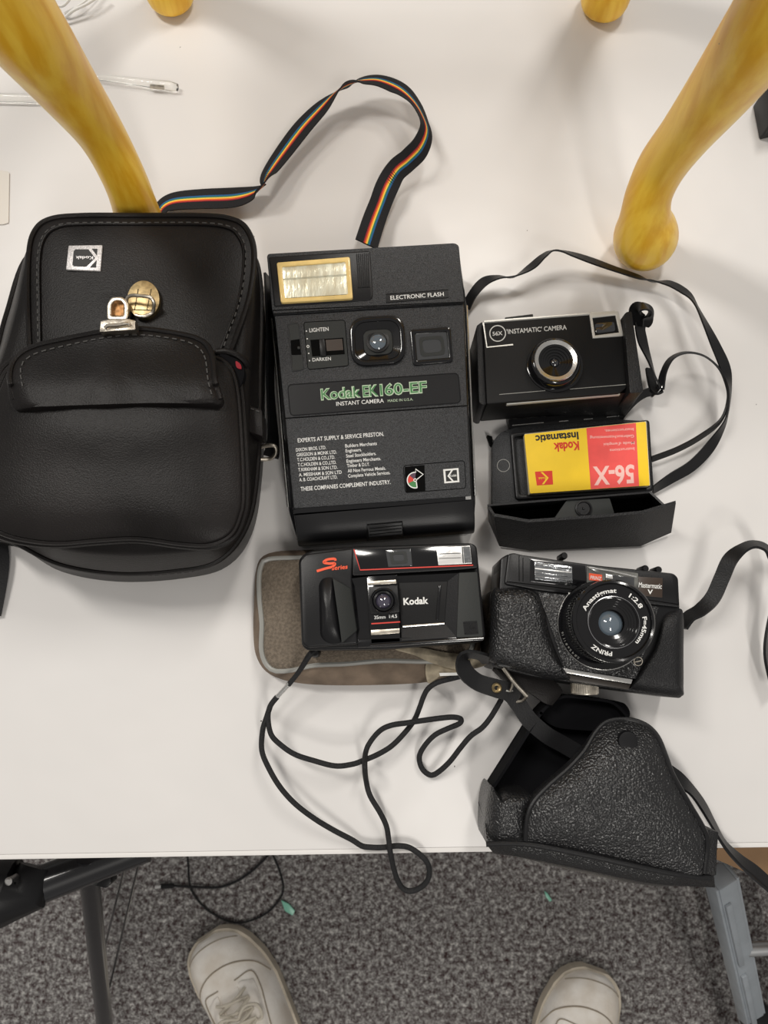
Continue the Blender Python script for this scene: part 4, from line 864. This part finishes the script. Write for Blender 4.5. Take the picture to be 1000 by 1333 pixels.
b = B(); text(b, '35mm  1:4.5', (487.5, 806), (517, 804), 4.4, ZS - 1.1, .008); b.build('lettering', white, lc)
b = B(); b.stroke([(483.5, 812), (521, 809.5)], 1.6, ZS - 1.1); b.build('red_stripe', red_p, lc)
b = B()
S = cr([(436.5, 730), (435.5, 727.5), (426, 728.5), (421.5, 732), (428, 733.5), (436, 733.5), (433, 737.5), (424, 740), (412.5, 743.5)], 6)
b.stroke(S, 3.2, ZS + .35); text(b, 'series', (432, 742.2), (452.5, 740.2), 5.6, ZS + .35, .02, .15); b.build('lettering', orange_p, sc_)
klogo([(603, 809.5), (621, 808.3), (623, 825), (605, 826.3)], ZS + .3, matt_pl, dark_pl, sc_, 'emblem')
# wrist cord
b = B(); b.lathe(410, 849, 40, [(7, 32), (7, 42), (5, 44)], 16); b.build('cord_lug', dark_pl, sc_)
b = B(); b.ptube([(412, 846, 44), (405, 852, 44), (397, 864, 42), (388, 877, 38), (376, 892, 34)], 1.5, 8); b.ptube([(408, 846, 42), (401, 853, 41), (393, 867, 39), (385, 879, 36), (374, 892, 32)], 1.4, 8); b.build('cord_tether', cordm, sc_)
b = B(); b.ptube([(377, 890, 34), (360, 908, 30)], 1.7, 12, 3); b.build('cord_clip', chrome, sc_)
SA = [(361, 907, 30), (352, 919, 28), (349, 934, 26), (353, 956, 26), (366, 970, 26), (384, 982, 26), (408, 990, 25), (436, 997, 24), (458, 995, 22), (473, 990, 20), (492, 982, 17), (510, 971, 14), (526, 955, 12), (539, 938, 14), (546, 922, 18), (551, 908, 20), (557, 897, 22), (568, 889, 24), (585, 884, 24), (610, 878, 24)]
b = B(); b.ptube(SA, 2.0, 10, 6); b.build('wrist_cord', cordm, sc_)
SB = [(352, 919, 28), (347, 934, 26), (342, 951, 24), (341, 977, 22), (350, 1000, 22), (365, 1025, 22), (385, 1047, 20), (410, 1066, 16), (435, 1081, 12), (458, 1093, 8), (471, 1101, 6), (484, 1103, 5), (500, 1103, 5), (517, 1101, 5), (532, 1103, 6), (545, 1111, 8), (555, 1121, 8), (559, 1132, 4), (557, 1145, 0), (548, 1155, -4), (535, 1160, -6), (524, 1156, -6), (517, 1144, -2), (512, 1128, 4), (508, 1108, 10), (506, 1092, 12), (503, 1075, 14), (495, 1058, 16), (482, 1036, 16), (477, 1018, 16), (475, 999, 28), (476, 980, 18), (482, 966, 16), (495, 951, 18), (510, 944, 20), (530, 941, 20), (550, 938, 24), (572, 935, 24), (590, 933.5, 22), (600, 936, 20), (598, 942, 18), (584, 948, 14), (566, 957, 12), (552, 972, 8), (546, 986, 6), (550, 1001, 5), (561, 1009, 5), (572, 1004, 8), (586, 991, 12), (600, 973, 16), (613, 958, 18), (628, 947, 20), (640, 932, 22), (653, 910, 24)]
b = B(); b.ptube(SB, 2.0, 10, 6); b.build('wrist_cord', cordm, sc_)

# ------------------------------------------------------------------ rangefinder camera in half case
rf = thing('rangefinder_camera', 'black rangefinder camera with large round lens in leather half case', 'camera', 765, 815)
ZR = 54
b = B(); b.prism([(652, 726), (664, 721), (676, 722), (780, 736), (878, 746), (884, 752), (886, 795), (884, 890), (646, 868), (650, 764)], ZR, 8, r=4); b.build('body', dark_pl, rf, bevel=2)
b = B(); b.prism([(662, 721), (669, 719.5), (679, 722), (780, 736.5), (876, 746.5), (882.5, 752), (885, 791), (700, 768), (657, 760)], ZR + 3, ZR - 5, r=3); tp = b.build('top_plate', dark_pl, rf, bevel=1.5)
b = B(); b.prism([(651, 731), (656, 724), (663, 721), (659, 759), (650, 762)], ZR - 2, 20, r=3); b.build('end_cap', grip_pl, rf, bevel=2)
b = B(); b.prism([(690, 727), (762, 736), (764, 765), (690, 757)], ZR + 3.4, ZR, r=1); b.build('flash_bezel', gloss_pl, tp, bevel=.4)
b = B(); b.prism([(696, 731.5), (745, 737.5), (745.5, 759), (696.5, 754)], ZR + 4, ZR + 1, r=.5); fw = b.build('flash_window', refl_d, tp, bevel=.4)
for k in range(4):
    y = 735 + k * 5.2; B().prism([(697, y - 1), (744, y + 4.5), (744, y + 6), (697, y + .5)], ZR + 4.7, ZR + 3).build('flash_rib', refl_w if k in (1,) else refl_d, fw, bevel=.2)
b = B(); b.prism([(764, 736.5), (831, 746), (832, 778), (764, 770)], ZR + 3.5, ZR, r=1); b.build('finder_window', mat('dusty_window', (.15, .15, .14), .12, coat=.6, var=.5, vscale=60), tp, bevel=.4)
b = B(); b.stroke([(767, 738.7), (795, 743), (829, 751)], 1.8, ZR + 3.8); b.build('silver_line', chrome, tp)
b = B(); b.prism([(767, 746), (784, 748.2), (784, 757), (767, 755)], ZR + 3.9, ZR + 3); bd_ = b.build('orange_badge', orange_p, tp)
b = B(); text(b, 'PRINZ', (768.5, 753.8), (782.7, 755.6), 4.6, ZR + 4.1, .01); b.build('lettering', white, bd_)
b = B(); b.prism([(788, 746), (826, 752), (826, 766), (788, 760)], ZR + 4, ZR + 3, r=1); b.build('finder_glass', glass_v, tp, bevel=.3)
b = B(); b.prism([(789, 747), (798, 748.5), (798, 754), (789, 752.5)], ZR + 4.3, ZR + 3, r=1); b.build('finder_patch', refl_w, tp, bevel=.3)
b = B(); b.prism([(831, 750.5), (863, 752.5), (862.5, 778), (832, 775)], ZR + 3.6, ZR, r=.5); np_ = b.build('name_window', brown_w, tp, bevel=.3)
b = B(); text(b, 'Mastermatic', (831.5, 764.3), (861.5, 766.5), 6.5, ZR + 3.9, .012); text(b, 'V', (843, 773), (850, 773.3), 5.6, ZR + 3.9, .03); b.build('lettering', white, np_)
for x, y in ((733, 724.5), (838, 741), (855, 742.5)):
    b = B(); b.lathe(x, y, 40, [(4.5, 30), (4.5, 44), (3.5, 45)], 16); b.build('top_button', dark_pl, tp)
b = B(); b.stroke([(660, 757), (720, 764), (790, 773), (884, 787)], 1.0, ZR + 3.3); b.stroke([(676, 723), (676, 757)], .8, ZR + 3.3); b.stroke([(681, 726), (681, 757)], .8, ZR + 3.3); b.build('seam_line', groove, tp)
b = B(); b.prism([(700, 770), (858, 790), (835, 866), (830, 884), (735, 871), (715, 810)], ZR + 1, ZR - 2, r=2); b.build('front_leatherette', grain, rf, bevel=.5)
b = B(); b.prism([(733, 869.5), (824, 884.5), (822, 890.5), (736, 876)], ZR + 2.2, ZR - 4); b.build('silver_bar', chrome, rf, bevel=.4)
b = B(); b.prism([(736, 877), (822, 891), (818, 898), (742, 886)], ZR - 2, 14); b.build('base_plate', mat('brown_black_metal', (.03, .024, .02), .4), rf, bevel=.5)
# half case flaps
LF = [(641, 771), (650, 765), (668, 763), (690, 765), (703, 774), (710, 795), (716, 822), (725, 848), (735, 870), (742, 884), (720, 884), (690, 877), (655, 866), (638, 857), (638, 815)]
b = B(); b.dome(LF, lambda x, y, s: ZR + 7 - 9 * max(0, s) ** 8, 20, n=6); lf = b.build('case_flap', grain, rf, ang=80)
stitches(cr([(652, 771), (668, 768), (688, 770), (698, 780), (704, 798), (710, 822), (719, 848), (729, 868), (734, 878)], 6), ZR + 5.2, 2.4, 1.4, .7, .6).build('stitching', groove, lf, kind='stuff')
RF = [(866, 798), (884, 792), (890, 802), (890, 850), (890, 893), (888, 906), (862, 904), (826, 897), (822, 893), (836, 868), (850, 845), (858, 822)]
b = B(); b.dome(RF, lambda x, y, s: ZR + 5 - 7 * max(0, s) ** 8, 16, n=6); b.build('case_flap', fgrain, rf, ang=80)
cs = [(637, 775), (640, 768), (650, 766), (886, 793), (891, 800), (890, 905), (886, 909), (820, 900), (740, 888), (690, 880), (642, 868), (638, 860)]
b = B(); b.prism(cs, 46, .5, r=5, grow=1); b.build('half_case', fgrain, rf, bevel=2)
b = B(); b.lathe(761.5, 899, 30, [(17, 6), (17, 36), (15.5, 38)], 60); 
b = B(); c0 = at(761, 897, 30); b.tube([c0 + Vector((0, .010, 0)), c0 + Vector((0, -.004, 0))], .0095, 40); ts = b.build('tripod_screw', worn, rf, bevel=.5)
b = B()
for k in range(40):
    a = 2 * math.pi * k / 40; b.box(c0 + Vector((.0095 * math.cos(a), .003, .0095 * math.sin(a))), .0007, .012, .0007)
b.build('knurling', worn, ts, kind='stuff')
# lens
b = B(); b.lathe(785, 813, ZR + 4, [(58, ZR - 1), (58, ZR + 3), (57, ZR + 4), (54, ZR + 4)], 72); b.build('lens_mount', gloss_pl, rf, ang=40)
b = B(); b.lathe(785, 813, ZR + 4, [(58.5, ZR + 1), (59, ZR + 2), (58.5, ZR + 3)], 72); b.build('mount_rim', chrome, rf)
prof = [(52, ZR), (52, ZR + 12), (50, ZR + 12.5), (50, ZR + 14), (53, ZR + 14.5), (53, ZR + 24), (52, ZR + 24.6), (52, ZR + 26), (54, ZR + 26.5), (55, ZR + 31), (54.5, ZR + 33)]
b = B(); b.lathe(800, 808, ZR + 34, [(r * .99, z) for r, z in prof] + [(52, ZR + 34), (49.5, ZR + 33.5), (48, ZR + 31.5), (33.5, ZR + 31.5), (33, ZR + 24)], 90, ring=False); ln = b.build('lens_barrel', gloss_pl, rf, ang=30)
b = B(); cc = at(800, 808, ZR + 34); kq = kk(800, 808, ZR + 34)
for k in range(90):
    a = 2 * math.pi * k / 90; R = Matrix.Rotation(a, 3, 'Z'); b.box((cc.x + 53 * kq * math.cos(a), cc.y + 53 * kq * math.sin(a), TBL + (ZR + 19) / 1000), .0012, .0010, .009, R)
b.build('focus_knurling', dark_pl, ln, kind='stuff')
b = B(); zl = ZR + 31.8
b = B()
for t, a0, a1 in (('Anastigmat', 158, 84), ('1:2.8', 59, 27), ('F=45mm', 10, -42), ('PRINZ', -92, -132)): arctext(b, t, 798.5, 810, 38.5, a0, a1, 5.6, zl, .02)
b.build('lettering', white, ln)
for k, (r0, r1, z0, z1) in enumerate(((33.5, 31, 31.8, 32.2), (31, 27.5, 30.5, 30.2), (27.5, 24.5, 29.6, 29.3), (24.5, 21.5, 28.7, 28.4), (21.5, 17, 27.8, 27.2))):
    b = B(); b.lathe(798.5, 810, ZR + 31, [(r0, ZR + z0 - 2), (r0, ZR + z0), (r1, ZR + z1), (r1, ZR + z1 - 2)], 60, ring=True); b.build('lens_step', chrome if k == -1 else gloss_pl, ln, ang=30)
b = B(); b.lathe(798.5, 810, ZR + 31, [(33.6, ZR + 31.6), (33.9, ZR + 32.4), (33, ZR + 32.5), (32.6, ZR + 31.8)], 60, ring=True); b.build('thin_ring', mat('dark_chrome', (.35, .35, .36), .25, 1.0), ln)
b = B(); b.lathe(794.5, 812, ZR + 27, [(17, ZR + 24), (16.5, ZR + 26.5), (13, ZR + 28.6), (8, ZR + 30), (3, ZR + 30.6), (.4, ZR + 30.7)], 40); b.build('lens_glass', glass_b, ln, ang=80)
b = B(); arctext(b, '2.8 4 5.6 8 11 16', 785, 813, 52.5, 235, 190, 2.6, ZR + 4.4, .0); b.build('aperture_scale', pipe_g, rf)
b = B(); b.flat(circ(742, 773.5, 1.8, 12), ZR + 3.2); b.flat([(740, 771), (744.5, 774), (741.5, 777)], ZR + 3.3); b.build('index_mark', white, rf)
b = B(); b.stroke(circ(831, 861, 5.5, 24), 1.0, ZR + 1.6, True); b.stroke([(826.5, 862), (835, 860)], 1.2, ZR + 1.6); b.build('round_mark', worn, rf)
# straps of the rangefinder case
b = B(); b.ribbon([(888, 818, 20, 12, 75), (897, 803, 20, 12, 60), (912, 794, 22, 11, 45), (928, 778, 26, 11, 30), (940, 752, 30, 11, 25), (951, 728, 34, 11, 40), (968, 713, 36, 11, 62), (985, 709, 36, 11, 55), (1002, 720, 32, 11, 40), (1014, 760, 26, 11, 50), (1004, 800, 20, 11, 55), (998, 850, 16, 11, 50), (1010, 900, 12, 11, 40)], 2.0, 8); b.build('strap', strapm, rf, ang=70)
b = B(); b.ribbon([(638, 862, 34, 12, 60), (628, 855, 44, 12, 70), (612, 852, 48, 12, 70), (603, 858, 48, 12, 45), (606, 874, 46, 12, 15), (622, 888, 42, 12, 5), (646, 896, 40, 13, 0), (664, 902, 38, 13, 0), (676, 918, 34, 12, 0), (690, 938, 30, 12, 0), (712, 957, 26, 12, 0), (735, 970, 22, 12, 0), (762, 986, 20, 12, 0)], 2.2, 8); b.build('strap', strapm, rf, ang=70)
b = B(); b.ribbon([(648, 862, 36, 14, 30), (668, 878, 34, 15, 15), (695, 888, 34, 17, 5), (716, 902, 32, 17, 0), (724, 909, 30, 12, 0)], 5, 8); b.build('strap_pad', leather, rf, ang=60, bevel=1)
b = B(); b.ptube([(655.5, 869, 46), (663, 880, 46), (671, 890, 46), (686, 906, 44)], 1.5, 10); b.ptube([(686, 906, 44), (680, 912, 38), (668, 914, 34)], 1.2, 10); b.ptube([(655, 903, 37), (663, 912, 36), (670, 919, 34)], 1.2, 8); bk = b.build('buckle', worn, rf)
b = B(); b.ptube([(668, 884, 47), (667, 893, 44), (664, 900, 42)], 1.0, 8); b.build('buckle_pin', worn, bk)
b = B(); b.lathe(647, 895.5, 43, [(6.5, 40), (6.5, 42.5), (5, 43.2), (3, 42.6), (2.6, 41)], 28); b.build('eyelet', brass, rf)
b = B(); b.stroke([(659, 899), (663, 900), (668, 899)], 2.0, 40.6); b.build('worn_mark', pipe_g, rf)

# ------------------------------------------------------------------ nose part of the ever-ready case
cs = thing('leather_case_front', 'pebbled black leather camera case front with snap button at table edge', 'camera case', 785, 1040)
# floor and surrounding walls
fl_ = [(640, 1040), (704, 930), (735, 906), (800, 914), (822, 935), (880, 1015), (925, 1095), (927, 1130), (760, 1110), (640, 1090)]
b = B(); b.prism(rnd([(632, 1022), (690, 930), (730, 903), (800, 912), (815, 932), (855, 1010), (890, 1080), (760, 1085), (640, 1080)], 6), 5, .6); b.build('case_floor', lining, cs)
def wall(pts, zt, zb, th, name, m, grow=(0, 0)):
    """thin upright wall along a px path seen at its top, thickness th mm towards +/-"""
    q = cr(pts, 5); P = [at(x, y, zt) for x, y in q]; rings = []
    for i, p in enumerate(P):
        t = (P[min(i + 1, len(P) - 1)] - P[max(i - 1, 0)]).normalized(); n_ = Vector((-t.y, t.x, 0)) * th / 1000
        g = Vector((grow[0], grow[1], 0)) / 1000; zbv = TBL + zb / 1000
        rings.append([p, p + n_, Vector((p.x + n_.x + g.x, p.y + n_.y + g.y, zbv)), Vector((p.x + g.x, p.y + g.y, zbv))])
    bb = B(); bb.loft(rings); return bb.build(name, m, cs, ang=50)
wall([(641, 1024), (660, 995), (683, 958), (704, 926)], 30, .8, -2.0, 'side_wall', lining)
wall([(702, 928), (716, 914), (735, 905), (770, 908), (800, 914), (822, 936)], 30, .8, -2.0, 'back_wall', lining)
wall([(822, 936), (850, 975), (880, 1030), (900, 1070)], 26, .8, -2.0, 'side_wall', lining)
b = B(); b.dome([(705, 928), (735, 905), (800, 912), (817, 920), (818, 936), (790, 950), (750, 950), (720, 945)], lambda x, y, s: 18 + 3 * (1 - s), 4, n=5); b.build('lining_fold', lining, cs, ang=70)
# left end block
b = B(); b.dome([(633, 1042), (640, 1024), (652, 1037), (660, 1033), (676, 1033), (694, 1037), (690, 1060), (684, 1095), (660, 1098), (637, 1099), (631, 1090), (631, 1065)], lambda x, y, s: 56 - 8 * max(0, s) ** 5 - (8 if x < 650 else 0) * (650 - min(x, 650)) / 20, 3, n=5); b.build('end_gusset', grain, cs, ang=70)
# bulging underside (seen as the lower strip)
lo = [(631, 1092), (680, 1100), (780, 1119), (860, 1138), (930, 1146), (934, 1140)]
b = B(); rings = []
top = cr([(634, 1100), (680, 1100), (780, 1118), (850, 1133), (930, 1143)], 8); mid = cr([(650, 1108), (700, 1122), (780, 1141), (850, 1153), (928, 1153)], 8)
for (x1, y1), (x2, y2) in zip(top, mid):
    p, q = at(x1, y1, 50), at(x2, y2, 28); r2 = at(x2, y2 - 8, 5); c_ = Vector((p.x, p.y + .02, TBL + .004))
    rings.append([p, (p + q) / 2 + Vector((0, -.003, .002)), q, r2 + Vector((0, .002, 0)), c_, Vector((p.x, p.y + .012, TBL + .044))])
b.loft(rings); b.build('underside', grain, cs, ang=70)
b = B(); b.ptube([(633, 1099, 52), (660, 1098, 54), (700, 1101, 56), (780, 1117, 56), (820, 1126, 56), (880, 1138, 54), (926, 1143, 50)], 1.8, 10); b.build('seam_piping', strapm, cs)
FR = [(684, 1094), (687, 1062), (696, 1042), (715, 1022), (740, 1000), (760, 978), (774, 955), (786, 942), (800, 937), (822, 937), (843, 945), (857, 960), (867, 984), (877, 1010), (898, 1047), (917, 1080), (921, 1100), (917, 1137), (880, 1136), (814, 1122), (780, 1115), (730, 1104)]
def zfr(x, y, s):
    t = max(0, min(1, (y - 935) / 170)); return 44 + 14 * math.sin(t * math.pi * .75) + 7 * (1 - max(0, s) ** 4) 
b = B(); b.dome(FR, zfr, lambda x, y: 40, n=6); fr = b.build('front_flap', grain, cs, ang=80)
ins = cr([(693, 1090), (696, 1065), (705, 1048), (722, 1030), (747, 1008), (768, 984), (782, 962), (792, 950), (804, 945), (820, 945), (837, 952), (849, 965), (859, 988), (869, 1014), (890, 1052), (908, 1084), (911, 1100), (908, 1128)], 6)
b = B(); b.tube([at(x, y, zfr(x, y, .93) - .6) for x, y in ins], .0009, 6); b.build('seam_ridge', strapm, fr)
b = B(); b.tube([at(x, y, zfr(x, y, 1) + .2) for x, y in cr(FR[:18], 6)], .0017, 8); b.build('bound_edge', strapm, fr)
b = B(); zb_ = zfr(818, 965, .75); b.lathe(818, 965, zb_ + 2, [(13.2, zb_ - 1.5), (13.2, zb_ + 1.2), (12, zb_ + 2.2), (9, zb_ + 2.4), (.5, zb_ + 2.4)], 40); b.build('snap_button', dark_pl, fr, ang=40)
b = B(); b.prism([(920, 1079), (936, 1083), (934, 1106), (933, 1140), (917, 1140)], 50, 10, r=2); b.build('end_gusset', fgrain, cs, bevel=1.5)
b = B(); b.ribbon([(870, 1004, 34, 11, 30), (884, 1014, 34, 11, 30), (900, 1028, 32, 11, 50), (916, 1050, 28, 11, 50), (930, 1075, 22, 10, 55), (945, 1100, 16, 9, 60), (965, 1120, 12, 9, 45), (985, 1135, 8, 9, 35), (1010, 1158, 2, 9, 35)], 1.8, 8); b.build('strap', strapm, cs, ang=70)
b = B(); b.ribbon([(925, 1072, 20, 6, 70), (945, 1105, 10, 6, 70), (970, 1132, 6, 6, 70), (1005, 1162, 0, 6, 65)], 1.6, 8); b.build('strap', strapm, cs, ang=70)

# ------------------------------------------------------------------ bits at the top left and right edges
cs1 = thing('clear_stick', 'clear tapered plastic stick lying on table right of the left stool leg', 'stick', 180, 108)
b = B(); b.tube([at(90, 96, 5), at(160, 104, 5), at(222, 112, 5), at(231, 114, 5)], [.0016, .0028, .0038, .003], 12); b.build('shaft', clear, cs1)
b = B(); b.tube([at(196, 112.5, 5), at(214, 114, 5)], .0018, 10); b.build('inner_end', worn, cs1)
b = B(); b.tube([at(-30, 126, 5), at(40, 128, 5), at(58, 127, 5)], .0035, 12); tag(b.build('clear_tube', clear), 'clear plastic tube poking out left of the mustard stool leg', 'tube')
wr = thing('white_wire', 'bent white plastic coated wire on table at top left', 'wire', 100, 12)
b = B(); b.ptube([(70, 22, 6), (82, 24, 6), (95, 14, 10), (115, 4, 12), (135, -10, 12)], 1.3, 8); b.ptube([(60, 0, 14), (78, 8, 12), (88, 2, 14), (96, -12, 16)], 1.3, 8); b.ptube([(84, 18, 6), (110, 2, 10), (130, -18, 10)], 1.0, 8); b.build('wire', white, wr)
b = B(); b.prism([(-40, 222), (3, 222), (12, 224), (11, 290), (3, 292), (-40, 292)], 1.2, .3, r=2); tag(b.build('card_sheet', mat('pale_card', (.72, .68, .62), .6), None), 'pale card sheet at left edge of table above the bag', 'card')
b = B(); b.prism([(1001, 106), (1150, 20), (1190, 110), (1010, 152)], 30, .5, r=3); tag(b.build('black_case', strapm, None, bevel=3), 'black case corner at right edge behind the mustard stool leg', 'case')
